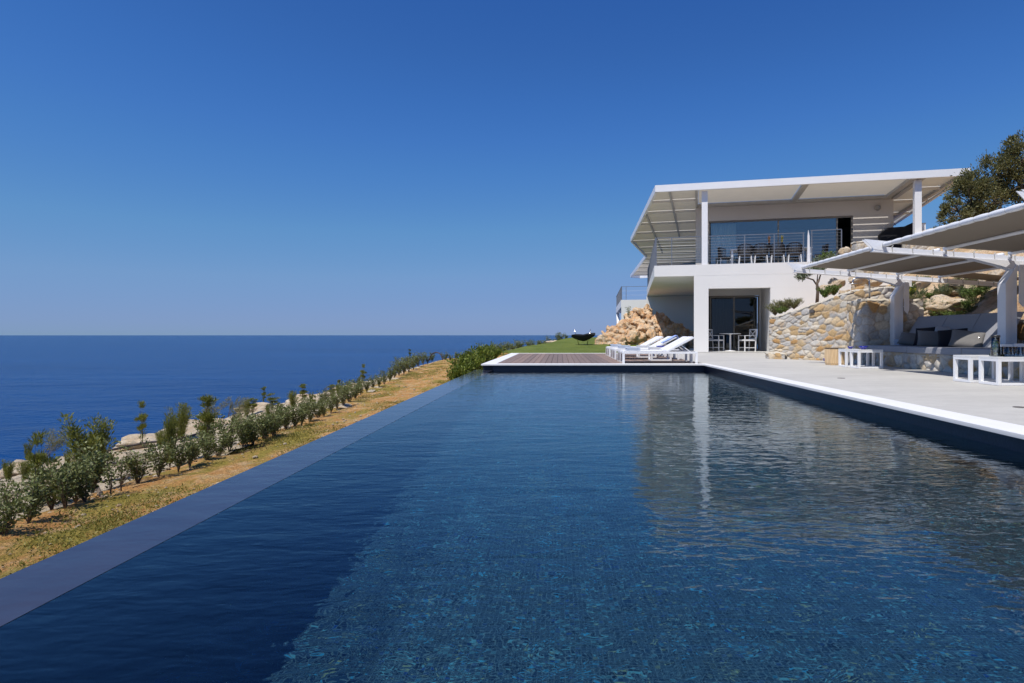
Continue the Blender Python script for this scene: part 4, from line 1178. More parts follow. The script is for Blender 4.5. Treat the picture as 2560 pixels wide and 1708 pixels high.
mb=MB(); mb.extr([(8.95,13.2,bz(8.95)+0.10),(10.4,13.2,bz(10.4)+0.06),(10.4,13.2,bz(10.4)+0.065),(8.95,13.2,bz(8.95)+0.105)],(0,0.85,0)); pgb(mb,'canopy','canopy')

# outdoor shower on its wall
t=thing('outdoor_shower','brushed steel outdoor shower pipe arching over the free-standing stone wall','shower',(7.47,14.48,1.54))
mb=MB(); mb.tube([(0,0,-0.02),(0,0,0.42)]+[(-0.10+0.10*math.cos(R(a)),0,0.42+0.10*math.sin(R(a))) for a in range(15,91,15)]+[(-0.30-0.10*math.sin(R(a)),0,0.52-0.10*(1-math.cos(R(a)))) for a in range(0,91,15)]+[(-0.40,0,0.40)],0.021,10); mb.build('pipe',M['steel'],t,smooth=True)
mb=MB(); mb.lathe([(0,0.02),(0.02,0.015),(0.10,0.0),(0.10,-0.008),(0,-0.01)],24,c=(-0.40,0,0.385)); mb.build('shower_head',M['steel'],t,smooth=True)
t=thing('wall_lamp','small dark box lamp on the curved stone wall','lamp',(6.87,16.32,1.33),R(-60)); MB().box(-0.07,0.07,-0.05,0.06,-0.04,0.04).build('housing',M['dark_stone'],t,bevel=0.004)

# ------------------------------------------------------------------ porch furniture
def porch_chair(label, mirror=False):
    t=thing('porch_chair',label,'chair',(0,0,0),0,'white garden chairs in the porch')
    MB().box(-0.24,0.24,-0.25,0.25,0.42,0.48).build('seat',M['sling'],t,bevel=0.015)
    for x,y,h in ((-0.24,-0.26,0.90),(-0.24,0.24,0.90),(0.22,-0.26,0.42),(0.22,0.24,0.42)):
        MB().beam((x,y,0),(x-(0.05 if h>0.5 else 0),y,h),0.035,0.035,up=(0,1,0)).build('leg',M['white_metal'],t)
    mb=MB(); xb=-0.25
    mb.beam((xb-0.03,-0.25,0.88),(xb-0.03,0.25,0.88),0.03,0.05); mb.beam((xb,-0.25,0.52),(xb,0.25,0.52),0.03,0.04)
    mb.beam((xb,-0.24,0.54),(xb-0.025,0.24,0.86),0.02,0.025,up=(1,0,0)); mb.beam((xb,0.24,0.54),(xb-0.025,-0.24,0.86),0.02,0.025,up=(1,0,0)); mb.beam((xb-0.012,-0.24,0.70),(xb-0.012,0.24,0.70),0.008,0.008)
    mb.build('backrest',M['white_metal'],t)
    mb=MB()
    for y in (-0.26,0.25): mb.beam((0.24,y,0.15),(-0.24,y,0.15),0.02,0.025); mb.beam((0.24,y,0.64),(-0.26,y,0.64),0.035,0.02); mb.beam((0.22,y,0.42),(0.22,y,0.64),0.03,0.03)
    mb.build('armrest',M['white_metal'],t); return t
pc=porch_chair('white cross-back garden chair at the left of the porch table'); pc.location=hl(2.42,1.25,0.022); pc.rotation_euler=(0,0,TH-R(25))
dup(pc,hl(3.62,1.2,0.022),TH+R(205),'white cross-back garden chair at the right of the porch table')
t=thing('porch_table','small white pedestal table between the two porch chairs','table',hl(2.98,1.35,0.022),TH)
mb=MB(); mb.lathe([(0,0.70),(0.42,0.70),(0.43,0.71),(0.43,0.73),(0,0.735)],32); mb.build('tabletop',M['wood_table'],t)
mb=MB(); mb.lathe([(0,0),(0.22,0),(0.22,0.02),(0.04,0.04),(0.035,0.66),(0.10,0.699),(0,0.699)],20); mb.build('pedestal',M['white_metal'],t,smooth=True)

# ------------------------------------------------------------------ hanging lounge chair on the lawn
hx,hy,hz=1.15,30.0,groundz(1.15,30)
t=thing('lawn_hammock','black fabric sling seat hung between two slim poles on the lawn','hammock',(hx,hy,hz))
for x0_,x1_ in ((-0.20,-0.44),(0.20,0.38)):
    MB().tube([(x0_,0,0),(x1_,0,0.79)],0.018,8).build('pole',M['steel'],t,smooth=True)
V=[];F=[];n=18;m_=8
for i in range(n+1):
    u=-1+2*i/n
    for j in range(m_+1):
        v=-1+2*j/m_
        V.append((0.02+u*0.60,v*0.42*(1-0.75*u*u),0.50-0.31*(1-abs(u)**1.6)+0.33*v*v*(1-u*u)+0.10*u*(v>0)))
for i in range(n):
    for j in range(m_): a=i*(m_+1)+j; F.append((a,a+1,a+m_+2,a+m_+1))
o=mesh_obj('sling_seat',V,F,M['dark'],t,smooth=True); md=o.modifiers.new('s','SOLIDIFY'); md.thickness=0.02
MB().box(-0.52,-0.30,-0.12,0.12,0.47,0.53).build('head_cushion',M['sling'],t,bevel=0.02)
# ------------------------------------------------------------------ boulders
def rock_mesh(name, seed, mat, sub=5, rough=0.50, flat=0.8):
    bm = bmesh.new(); bmesh.ops.create_icosphere(bm, subdivisions=sub, radius=1)
    off = Vector((seed*7.3, seed*3.1, seed*1.7)); rng = random.Random(seed)
    planes = [(Vector((rng.uniform(-1,1),rng.uniform(-1,1),rng.uniform(-0.6,1))).normalized(), rng.uniform(0.62,0.9)) for _ in range(9)]
    for v in bm.verts:
        p = v.co.copy()
        for n_, d_ in planes:
            e = p.dot(n_)-d_
            if e > 0: p -= n_*e*0.85
        r = 1+rough*noise.noise(p*1.3+off)+rough*0.5*noise.noise(p*3.1+off)-rough*0.35*abs(noise.noise(p*6.3+off))+rough*0.16*noise.noise(p*13+off)
        v.co = p*r; v.co.z *= flat
    me = bpy.data.meshes.new(name); bm.to_mesh(me); bm.free(); me.shade_smooth(); me.materials.append(mat); return me
RM = [rock_mesh('boulder', i, M['boulder']) for i in range(6)]
RP = [rock_mesh('rock', 10+i, M['paleboulder'], 4, 0.34) for i in range(4)]
def rock(px, py, Y, rpx, label, mesh, name='boulder', cat='boulder', group=None, sq=(1,1,1), rz=None):
    """rock whose middle is seen at photo pixel (px,py) at depth Y, radius rpx pixels"""
    o = bpy.data.objects.new(name, mesh); COL.objects.link(o)
    s_ = rpx*Y/1500*1.08
    o.location = ((px-1400)*Y/1500, Y, CZ+(838-py)*Y/1500); o.scale = (s_*sq[0], s_*sq[1], s_*sq[2])
    o.rotation_euler = (0.3*math.sin(px), 0.3*math.cos(py), px*0.7 if rz is None else rz)
    return tag(o, label, cat, group)
gb = 'boulders heaped under the balcony'
BL = [(1520,852,31.0,27,'low pale boulder at the left tip of the heap'),(1552,862,30.2,24,'orange-brown boulder low on the left of the heap, behind the towels'),
 (1562,828,32.2,26,'rounded cream boulder on the left slope of the heap'),(1535,835,32,22,'small cream boulder above the left tip of the heap'),(1590,852,30.6,30,'large orange boulder at the front middle of the heap'),
 (1588,812,33,27,'cream boulder halfway up the left slope of the heap'),(1607,790,34,23,'upright boulder at the very top of the heap'),(1618,775,34.6,13,'small rust-coloured boulder crowning the heap against the white wall'),
 (1575,795,33.8,17,'small cream boulder high on the left shoulder of the heap'),(1612,832,32,28,'grey and orange boulder in the centre of the heap'),(1640,815,33,25,'grey boulder right of the heap centre at the edge of the sunlight'),
 (1635,852,31,25,'sunlit boulder behind the farthest lounger'),(1648,795,34.2,16,'small orange boulder at the top right of the sunlit heap'),(1665,836,32,25,'dark grey boulder just inside the shade'),
 (1662,812,33.6,20,'pitted dark boulder against the shaded wall'),(1690,830,32.6,24,'brown boulder in the middle of the shaded part'),(1700,858,31,20,'low dark boulder beneath the lounger backs'),
 (1715,840,32.4,22,'shaded brown boulder near the white pier'),(1728,862,31.2,18,'small shaded boulder at the foot of the white pier'),(1670,862,31,18,'small shaded boulder behind the blue towel'),
 (1605,868,30.4,16,'small flat boulder at the foot of the heap'),(1568,878,29.8,9,'smallest stone at the front of the heap on the grass')]
for i, (px,py,Y,r,lab) in enumerate(BL): rock(px,py,Y,r,lab,RM[i%6],group=gb,sq=(1.05,1.0,1.1))

# ------------------------------------------------------------------ plants
def leafset(rng, C, Dn, l, w, lj=0.3):
    n = len(C); L_ = l*(1+lj*rng.uniform(-1,1,(n,1))); 
    r = rng.normal(size=(n,3)); S_ = np.cross(Dn, r); S_ /= (np.linalg.norm(S_,axis=1,keepdims=True)+1e-9)
    S_ *= w/2*(1+lj*rng.uniform(-1,1,(n,1)))
    V = np.stack([C, C+Dn*L_*0.5+S_, C+Dn*L_, C+Dn*L_*0.5-S_],1).reshape(-1,3)
    F = np.arange(4*n).reshape(n,4)
    return V, F
def unit(a): return a/(np.linalg.norm(a,axis=1,keepdims=True)+1e-9)
def plant_meshes(kind, seed, leafmat, stem_n, h, spread, leaves, l, w, droop=0.0, start=0.2, needle=False, clump=0.0, stemr=0.006, updir=0.5):
    rng = np.random.RandomState(seed); mb = MB(); CS=[]; DS=[]
    for i in range(stem_n):
        a = rng.uniform(0,6.28); sp = spread*rng.uniform(0.3,1.0); hh = h*rng.uniform(0.6,1.0)
        if kind == 'lean': a = rng.uniform(-0.6,0.6); sp = spread*rng.uniform(0.5,1)
        pts=[]; m_=7
        for k in range(m_+1):
            t = k/m_; pts.append(Vector((sp*math.cos(a)*t**1.2+0.015*rng.normal()*t, sp*math.sin(a)*t**1.2+0.015*rng.normal()*t, hh*(t-droop*t**3))))
        mb.tube(pts, [stemr*(1-0.8*k/m_) for k in range(m_+1)], 4, cap=False)
        n = int(leaves/stem_n)
        ts = start+(1-start)*rng.uniform(0,1,n)**0.8
        if clump: ts = np.clip(np.round(ts*clump)/clump+rng.normal(0,0.03,n),0.05,1)
        P = np.array([[float(np.interp(t*m_, range(m_+1), [p[q] for p in pts])) for q in range(3)] for t in ts])
        rad = (0.17 if not needle else (0.09 if needle=='wide' else 0.05))*h*(0.35+0.65*rng.uniform(0,1,(n,1)))
        out = rng.normal(size=(n,3)); out[:,2] = abs(out[:,2])*0.6; out = unit(out)
        CS.append(P+out*rad*rng.uniform(0.1,1,(n,1))); DS.append(unit(out+np.array([0,0,updir])+0.4*rng.normal(size=(n,3))))
    C_=np.concatenate(CS); D_=np.concatenate(DS)
    V,F=leafset(rng,C_,D_,l,w)
    st=bpy.data.meshes.new('stem'); st.from_pydata(mb.v,[],mb.f); st.materials.append(M['twig'])
    lf=bpy.data.meshes.new('foliage'); lf.from_pydata(V.tolist(),[],F.tolist()); lf.materials.append(M[leafmat])
    return st, lf
def plant(name, ms, loc, scale, rz, label, cat, group=None):
    t = thing(name, label, cat, loc, rz, group); t.scale = scale if isinstance(scale,(tuple,list)) else (scale,)*3
    for nm, me in zip(('stem','foliage'), ms):
        o = bpy.data.objects.new(nm, me); COL.objects.link(o); o.parent = t
    return t
GREY=[plant_meshes('up',i,'leaf_grey',10,0.5,0.19,760,0.032,0.019,clump=0) for i in range(5)]
GREYS=[plant_meshes('up',20+i,'leaf_grey',4,0.5,0.08,170,0.034,0.020,start=0.35) for i in range(2)]
FEA=[plant_meshes('up',30+i,'leaf_feather',13,0.8,0.17,4200,0.042,0.0085,needle='wide',updir=1.6,start=0.10) for i in range(3)]
POM=[plant_meshes('up',40+i,'leaf_feather',5,0.8,0.12,2000,0.055,0.008,needle='wide',updir=0.9,start=0.45,clump=3) for i in range(3)]
WIS=[plant_meshes('lean',50+i,'leaf_wisp',8,0.75,0.42,1300,0.045,0.006,needle=True,updir=0.5,start=0.55,stemr=0.005) for i in range(2)]
BRI=[plant_meshes('up',60+i,'leaf_bright',16,0.8,0.36,1500,0.075,0.034,start=0.1) for i in range(3)]
ROS=[plant_meshes('up',70+i,'leaf_rosemary',30,0.5,0.26,3400,0.036,0.008,needle=True,updir=2.0,start=0.1) for i in range(3)]
GRN=[plant_meshes('up',80+i,'leaf_green',16,0.4,0.30,1100,0.045,0.024,start=0.05) for i in range(3)]
GRA=[plant_meshes('up',90+i,'leaf_wisp',30,0.4,0.24,1300,0.10,0.008,needle=True,updir=2.5,start=0.0) for i in range(2)]

def onground(px, py, z=-0.76, Ymin=0):
    X, Y, _ = G(px, py, z)
    for _ in range(6):
        zz = groundz(X, Y) if X > -9 else -1.6
        X, Y, _ = G(px, py, zz)
    return X, Y, zz
z5 = lambda x, y: (x*0.3507, 900+y*0.3507)
z6 = lambda x, y: (560+x*0.2979, 760+y*0.2979)
hedge = [z5(20,1270)+(1040,5,0),z5(70,1090)+(830,5,0),z5(200,1180)+(1020,5,1),z5(290,1060)+(770,5,0),z5(370,1080)+(820,5,0),z5(465,1070)+(700,5,0),z5(540,1010)+(760,5,0),z5(610,1020)+(780,5,0),
 z5(790,975)+(740,5,2),z5(865,930)+(750,5,2),z5(985,880)+(590,5,0),z5(1130,835)+(610,5,0),z5(1270,790)+(600,5,0),z5(1350,765)+(560,5,0),z5(1470,725)+(650,5,0),z5(1560,690)+(560,5,0),
 z5(1640,660)+(400,5,0),z5(1730,630)+(470,5,0),z5(1810,600)+(440,5,2),z5(1890,575)+(500,5,0),z5(1950,555)+(360,5,0)]
rows = []
for (px,py,top,_,k) in hedge: rows.append((px,py,900+top*0.3507,k))
for x,y,top in ((190,1200,1000),(250,1185,900),(330,1140,940),(380,1095,900),(450,1075,880),(520,1055,880),(590,1040,850),(650,1020,840),(720,995,850),(790,965,840),(840,945,820),(900,915,770),(950,885,740),(1000,860,690),(1050,830,650),(1100,800,640),(1150,765,640),(1200,740,610),(1250,712,590),(1300,695,580),(1345,675,560),(1390,650,530),(1430,625,490),(1470,605,470),(1510,590,450),(1550,572,440),(1590,555,420),(1630,530,415),(1670,512,410),(1710,500,405),(1745,488,412)):
    rows.append(z6(x,y)+(760+top*0.2979,0))
for i,(px,py,top,k) in enumerate(rows):
    X,Y,z = onground(px,py); h = (py-top)*Y/1500
    ms = GREYS[i%2] if k==2 else GREY[i%5]
    look = ('thin-stemmed' if k==2 else ('low grey-green' if h<0.35 else ('tall grey-green' if h>0.62 else 'bushy grey-green')))
    sc = max(0.35,h)/0.47
    plant('hedge_shrub', ms, (X,Y,z-0.02), (sc*random.Random(i).uniform(0.9,1.3),sc*1.1,sc*random.Random(i+99).uniform(0.9,1.12)), i*1.7, '%s shrub, %s from the near end of the cliff-edge hedge'%(look,ordn(i)), 'shrub', 'hedge shrubs along the cliff edge')
random.seed(12)
# fill the nearest stretch, where the young plants overlap
fe = [ (z5(200,760),600,FEA,0.45,'short feathery green'),(z5(285,745),500,WIS,1,'wispy right-leaning'),(z5(60,860),730,FEA,1,'dense dark feathery'),(z5(180,860),800,FEA,1,'low feathery'),
 (z5(480,790),665,FEA,0.6,'small feathery'),(z5(640,900),450,FEA,1.0,'tall bright olive-green feathery'),(z5(560,850),650,FEA,0.8,'middle-sized feathery'),(z5(700,820),560,FEA,0.7,'slender olive-green feathery'),(z5(1015,620),340,POM,0.5,'very slender upright'),
 (z5(1135,640),510,FEA,0.7,'short yellow-green feathery'),(z5(1290,580),340,FEA,0.8,'tall round-topped feathery'),(z5(1240,560),420,FEA,0.6,'feathery dark green'),(z5(1400,510),280,WIS,1,'wispy arching bare-stemmed'),(z5(1650,440),270,WIS,0.8,'wispy dry'),
 (z6(190,940),810,FEA,1,'broad feathery'),(z6(240,930),800,POM,1.2,'loose pompom'),(z6(330,850),720,POM,0.7,'pompom-topped slender'),(z6(410,880),765,POM,1.5,'round-headed'),(z6(580,890),740,FEA,0.8,'feathery pale green'),(z6(655,850),700,POM,1,'dark pompom-topped'),
 (z6(730,850),750,FEA,0.6,'small olive'),(z6(900,800),685,POM,1.4,'broad bright-topped'),(z6(960,770),680,FEA,0.9,'feathery bright'),(z6(1165,690),530,POM,0.6,'lone pompom-topped'),(z6(1130,660),580,WIS,0.5,'small wispy'),(z6(1560,470),395,POM,0.7,'small spiky'),(z6(30,960),800,WIS,0.5,'thin wispy')]
for i,((px,py),top,S_,wf,look) in enumerate(fe):
    t_ = (900+top*0.3507) if i<14 else (760+top*0.2979)
    X,Y,z = onground(px,py); h=(py-t_)*Y/1500*1.12; sc=max(0.3,h)/0.78; wf*=1.3
    plant('feathery_shrub', S_[i%len(S_)], (X,Y,z-0.02),(sc*wf*1.15,sc*wf*1.15,sc), i*2.3 if S_ is not WIS else 0.0, '%s shrub rising behind the hedge, %s from the near end'%(look,ordn(i)),'shrub','taller shrubs behind the hedge')
rs=random.Random(5)
for i in range(26):
    Y=4.2+i*0.5+rs.uniform(-0.15,0.15); X=lerp(HX,Y)-rs.uniform(0.25,0.75); z=groundz(X,Y); h=rs.uniform(0.30,0.72)*(1.0 if i<14 else 0.85)
    ms=(FEA,GREY,POM,GREY,WIS)[i%5]; k=0.5 if ms is GREY else 0.8; m_=ms[i%len(ms)]; w_=rs.uniform(0.85,1.25)
    plant('scrub_plant',m_,(X,Y,z-0.02),(h/k*w_,h/k*w_,h/k),0.0 if ms is WIS else i*1.3,'%s plant just behind the front hedge row, %s from the near end'%(('feathery olive','leafy grey','pompom-topped','bushy leafy','wispy dry')[i%5],ordn(i)),'shrub','loose scrub behind the hedge row')
# beyond the soil strip
for i,(x,y,top) in enumerate(((1855,470,400),(1900,468,420),(1945,466,398),(1990,464,410),(2030,462,390),(2065,458,380))):
    px,py=z6(x,y); Y=34.5; z=groundz(-5,34.5); X=(px-1400)*Y/1500; h=(y-top)*0.2979*Y/1500
    plant('low_shrub',GREY[i%5],(X,Y,CZ+(838-py)*Y/1500-0.05),(h/0.45*1.3,h/0.45,h/0.45),i,'small dark shrub on the skyline beyond the soil strip, %s from the left'%ordn(i),'shrub','skyline shrubs beyond the soil strip')
# bright green bushes at the deck corner
for i,(px,py,top,Y,look) in enumerate(((1150,950,902,13.9,'low bright green bush touching the pool corner'),(1168,938,890,14.7,'bright green bush spilling over the deck corner'),(1180,930,882,15.6,'leafy bright green bush beside the deck edging'),(1192,920,872,16.7,'bright green bush midway along the deck edging'),(1208,914,862,17.9,'taller yellow-green bush beside the deck edging'),(1224,906,855,19.4,'tallest yellow-green bush behind the deck corner'),(1240,902,858,20.6,'yellow-green bush nearest the lawn'))):
    X=(px-1400)*Y/1500; X=min(X,-2.42); zt=CZ+(838-top)*Y/1500; zb=groundz(X,Y)-0.05; h=zt-zb
    plant('bright_bush',BRI[i%3],(X,Y,zb),(h/0.85*0.72,h/0.85*1.1,h/0.85),i*1.3,look,'bush','bright green bushes at the deck corner')
# far hedge on the lawn edge
for i in range(20):
    t=i/19; Y=23.5+13*t; X=lerp(LX,Y)-0.35-0.15*(i%2); zb=groundz(X,Y)-0.05
    px=1400+1500*X/Y; top=float(np.interp(px,[1235,1262,1280,1300,1330,1360,1380],[862,855,858,850,849,851,858])); h=max(0.25,CZ+(838-top)*Y/1500-zb)
    plant('hedge_shrub',GREY[i%5],(X,Y,zb),(h/0.5*1.3,h/0.5*1.2,h/0.5),i*2.1,'silvery shrub, %s from the left in the hedge curving round the lawn'%ordn(i),'shrub','silvery shrubs round the lawn')
for i,(px,top,Y) in enumerate(((1385,838,39.5),(1400,830,39.0),(1414,836,40.5))):
    X=(px-1400)*Y/1500; zb=groundz(X,Y)-0.1; h=CZ+(838-top)*Y/1500-zb
    plant('lawn_shrub',GREY[i%5],(X,Y,zb),(h/0.5*1.6,h/0.5*1.4,h/0.5),i,('low spreading shrub left of the lawn crest','taller grey shrub on the lawn crest left of the black hammock','small shrub just left of the black hammock')[i],'shrub','shrubs on the lawn crest')
rock(1376,858,38,11,'pale flat rock at the left end of the lawn crest',RP[0],'rock','rock',sq=(2.0,1,0.7),rz=0)
plant('heap_shrub',GREYS[0],((1572-1400)*33/1500,33,CZ+(838-803)*33/1500),1.7,0,'thin sapling growing from the top of the boulder heap','shrub')
plant('heap_tuft',GRN[0],((1530-1400)*29.5/1500,29.5,CZ+(838-872)*29.5/1500),0.6,0,'small green tuft at the foot of the boulder heap','tuft')

# ---- planting behind the stone wall and on the hillside
def hit(px, py, Y0=13.0, Y1=34.0):
    Y = Y0
    while Y < Y1:
        X = (px-1400)*Y/1500; z = CZ+(838-py)*Y/1500
        if z <= hillz(X,Y) and X > 6.5: return X, Y, z
        Y += 0.04
    return (px-1400)*18/1500, 18.0, CZ+(838-py)*18/1500
def hplant(name, ms, px, base, top, label, cat, wide=1.0, Y0=15.0, group=None, rz=0, Y=None):
    X,Yh,z = hit(px,base,Y0)
    if Y: Yh=Y; X=(px-1400)*Y/1500; z=CZ+(838-base)*Y/1500
    h=(base-top)*Yh/1500*1.2; k=0.5 if ms in ROS else 0.42; sc=h/k; wide*=1.25
    return plant(name,ms,(X,Yh,z-0.04),(sc*wide,sc*wide,sc),rz,label,cat,group)
for i,(px,b,t_,ms,w_,lab,Y) in enumerate((
 (1938,786,760,GRA[0],1.3,'grassy tuft at the low left end of the stone wall',18.4),(1962,778,752,GRA[1],1.4,'dry grass clump on top of the stone wall by the house',18.3),(1985,770,748,GRA[0],1.3,'pale grass clump left of the young olive tree',18.2),
 (1950,782,766,GRN[0],1.3,'low green groundcover on top of the stone wall',18.0),(2062,742,716,GRN[1],1.0,'green leafy shrub right of the olive trunk',17.6),(2085,736,712,GRN[2],0.9,'dark leafy shrub beside the wall-top boulders',17.6),
 (2078,668,632,GRN[0],0.8,'bright leafy shoot by the end of the balcony railing',19.8),(2110,664,640,GRN[1],0.7,'bright leafy shoot left of the rough stone pier',19.7))):
    hplant('wall_top_plant',ms,px,b,t_,lab,'plant',w_,Y=Y,group='plants on top of the stone wall',rz=i)
HP=[(2275,746,716,GRN[0],0.8,'green shrub right of the left pergola post'),(2282,760,738,GRA[0],1.2,'grassy tuft above the shower wall'),(2322,792,748,ROS[0],0.85,'large rosemary bush at the left end of the sofa back'),
 (2300,745,722,ROS[1],1.2,'rosemary clump above the shower wall'),(2352,752,712,ROS[2],0.7,'upright dark rosemary under the front beam'),(2366,742,716,GRA[1],0.8,'thin grassy tuft right of the upright rosemary'),
 (2405,745,716,ROS[0],0.7,'dark rosemary above the big sandy rock'),(2425,750,725,GRN[1],0.9,'green shrub right of the big sandy rock'),(2420,772,748,GRN[2],0.9,'bright low shrub below the green one'),
 (2450,768,742,GRA[0],1.4,'dry yellowish grass patch on the slope'),(2455,798,762,GRN[0],1.3,'wide leafy green shrub above the sofa back'),(2480,802,772,GRN[1],1.3,'dark green shrub behind the sofa near the right post'),
 (2385,798,776,GRN[2],1.5,'creeping dark shrub in the shade behind the sofa'),(2350,800,778,GRN[0],1.4,'creeping green groundcover behind the left sofa back'),(2462,700,685,GRN[1],0.9,'small green tuft high on the slope'),
 (2495,742,725,GRN[2],0.8,'small green plant left of the right pergola post'),(2262,776,752,ROS[1],0.9,'grey-green plant behind the left pergola post'),(2555,800,750,GRN[1],1.0,'green bush right of the right pergola post'),(2552,720,690,ROS[2],1.1,'grey bush at the right edge under the canopy'),
 (2330,655,640,GRA[1],1.2,'dry grass high on the slope between the canopies'),(2240,728,712,GRA[0],1.5,'grassy tuft on the wall left of the pergola post')]
for i,(px,b,t_,ms,w_,lab) in enumerate(HP): hplant('hillside_plant',ms,px,b,t_,lab,'plant',w_,Y0=14.3,group='plants on the hillside',rz=i*1.1)
t=thing('flowering_plant','small plant with yellow flowers by the left pergola post','plant',tuple(hit(2277,742,14.3)))
mb=MB(); random.seed(2)
for i in range(70):
    a=random.uniform(0,6.28); r=random.uniform(0,0.13); z=0.10+0.12*random.random(); c=Vector((r*math.cos(a),r*math.sin(a),z)); mb.add([c,c+Vector((0.025,0,0.008)),c+Vector((0.02,0.02,0.02)),c+Vector((0,0.025,0.01))],[(0,1,2,3)])
mb.build('flowers',M['yellow_flower'],t)
mb=MB()
for i in range(30):
    a=random.uniform(0,6.28); mb.beam((0,0,0),(0.12*math.cos(a),0.12*math.sin(a),0.16),0.006,0.006)
mb.build('stems',M['leaf_green'],t)
def hrock(px,py,r,lab,i,sq=(1,1,1),Y0=14.3,Y=None):
    X,Yh,z=hit(px,py+r*0.4,Y0); Yh=Y or Yh; r*=1.25
    return rock(px,py,Yh,r,lab,RP[i%4],'hillside_rock','rock','rocks on the hillside',sq=sq,rz=0.2*i)
for i,(px,py,r,sq,lab) in enumerate(((2372,762,30,(1.35,1,0.75),'big sandy rock above the middle of the sofa'),(2345,775,22,(1.3,1,0.6),'sandy rock left of the big one'),(2425,722,14,(1.2,1,0.8),'whitish rock high above the sofa'),
 (2310,712,20,(1.4,1,0.7),'sandy rock right of the left post, high on the slope'),(2285,702,16,(1.3,1,0.7),'pale rock peeping over the beam'),(2498,690,24,(1.5,1,0.8),'large pale rock under the right canopy'),(2455,705,16,(1.4,1,0.7),'flat pale rock right of the whitish one'),
 (2395,715,18,(1.5,1,0.6),'flat sandy rock under the front beam'),(2318,796,10,(1,1,1),'small stone at the left end of the sofa back'),(2478,735,14,(1.5,1,0.6),'tan rock left of the right pergola post'),(2440,690,12,(1.4,1,0.7),'small tan rock up the slope'))):
    hrock(px,py,r,lab,i,sq)
for px,py,r,lab,Y in ((2070,722,20,'sandy boulder on the wall top beside the shrub',18.3),(2092,708,17,'pale boulder leaning on the rough stone pier',18.6),(2110,735,14,'grey stone at the foot of the rough pier',18.0),(2150,698,20,'pale boulder right of the rough pier',18.8),(2190,700,20,'tan boulder behind the shower pipe',18.8),(2230,695,18,'tan boulder on the slope above the shower wall',18.6)):
    rock(px,py,Y,r,lab,RP[int(px)%4],'wall_top_boulder','rock','boulders above the stone wall',sq=(1.2,1,0.9))
tag(rock(2116,632,19.5,17,'squared pale block capping the rough stone pier',RP[1],'cap_stone','stone'),'squared pale block capping the rough stone pier')
for px,py,lab in ((2103,945.5,'small round floor drain in the terrace in front of the left low tables'),(2550,1018,'small round floor drain in the terrace near the right edge')):
    x_,y_,_=G(px,py); mb=MB(); mb.lathe([(0,0.002),(0.055,0.002),(0.06,-0.004)],20); o=mb.build('floor_drain',M['dark_stone']); o.location=(x_,y_,0.0); tag(o,lab,'drain')
rr=random.Random(31)
cand=sorted([(rr.uniform(2268,2500),rr.uniform(655,795)) for _ in range(46)])
for i,(px,py) in enumerate(cand[:24]):
    px=2268+i*9.8+rr.uniform(-4,4); py=rr.uniform(690,792)
    hrock(px,py,rr.uniform(3.5,9),'small loose stone on the sandy slope, %s from the left'%ordn(i),i,(rr.uniform(1,1.5),1,rr.uniform(0.6,0.9)))
for i in range(14):
    px=2275+i*16+rr.uniform(-6,6); py=rr.uniform(700,785)
    hplant('slope_tuft',(GRA[i%2] if i%3 else GRN[i%3]),px,py+8,py-rr.uniform(8,20),'small weed tuft on the sandy slope, %s from the left'%ordn(i),'tuft',1.3,Y0=14.3,group='weed tufts on the slope',rz=i)
for i in range(13):
    Yr=9.0+i*1.15+rr.uniform(-0.4,0.4); Xr=-8.6+rr.uniform(-0.3,1.1); sr=rr.uniform(0.12,0.34)
    o=bpy.data.objects.new('shelf_stone',RP[i%4]); COL.objects.link(o); o.location=(Xr,Yr,shelf_z(Xr,Yr)+sr*0.1); o.scale=(sr*1.6,sr*1.2,sr*0.75); o.rotation_euler=(0,0,i*1.9)
    tag(o,'pale rock on the shelf near the cliff rim, %s from the near end'%ordn(i),'rock','rocks on the cliff shelf')
# irrigation pipes
def hose(pts,name,label,r=0.012):
    mb=MB(); n=8; P=[]
    for i in range(len(pts)-1):
        for k in range(n): P.append(Vector(pts[i]).lerp(Vector(pts[i+1]),k/n))
    P.append(Vector(pts[-1])); Q=[sum((P[max(0,min(len(P)-1,i+d))] for d in (-3,-2,-1,0,1,2,3)),Vector())/7 for i in range(len(P))]
    mb.tube(Q,r,6); tag(mb.build(name,M['hose'],smooth=True),label,'hose')
hp=[Vector(hit(px,py,14.3))+Vector((0,-0.08,0.05)) for px,py in ((2337,757),(2352,762),(2366,768),(2378,773),(2384,788))]; hose(hp,'irrigation_hose','thin dark hose across the big sandy rock above the sofa')
sh=[(240,1140),(290,1130),(330,1120),(380,1112),(440,1108),(500,1090),(560,1066)]
hose([Vector(onground(px,py))+Vector((0,0,0.05)) for px,py in sh],'irrigation_hose','long dark hose lying along the pale rock shelf behind the hedge',0.022)
hose([Vector(onground(px,py))+Vector((0,0,0.03)) for px,py in ((230,1168),(262,1166),(300,1163),(345,1156))],'irrigation_hose','short dark hose lower on the rock shelf near the left frame edge',0.018)
hose([(-6.6,30.2,-0.6),(-6.45,30.1,-0.27),(-6.2,30,-0.17),(-5.95,29.9,-0.24),(-5.8,29.8,-0.6)],'irrigation_hose','hose loop arching above the far end of the hedge',0.03)
a_=Vector(onground(262,1248)); b_=Vector(onground(240,1228))+Vector((0,0,0.05)); mb=MB(); mb.tube([a_+Vector((0,0,-0.02)),b_],0.018,8); tag(mb.build('wooden_stake',M['bark']),'short dark stake lying aslant at the hedge foot','stake')
rock(70,1172,9.3,12,'orange rock on the cliff rim at the far left',RM[2],'rim_rock','rock')
rock(300,1128,11.5,16,'whitish rounded rock on the cliff rim behind the hedge',RP[2],'rim_rock','rock',sq=(2.2,1,0.7),rz=0)
rock(545,1070,15,18,'long whitish rock on the cliff rim right of the wispy shrub',RP[3],'rim_rock','rock',sq=(2.2,1,0.7),rz=0)

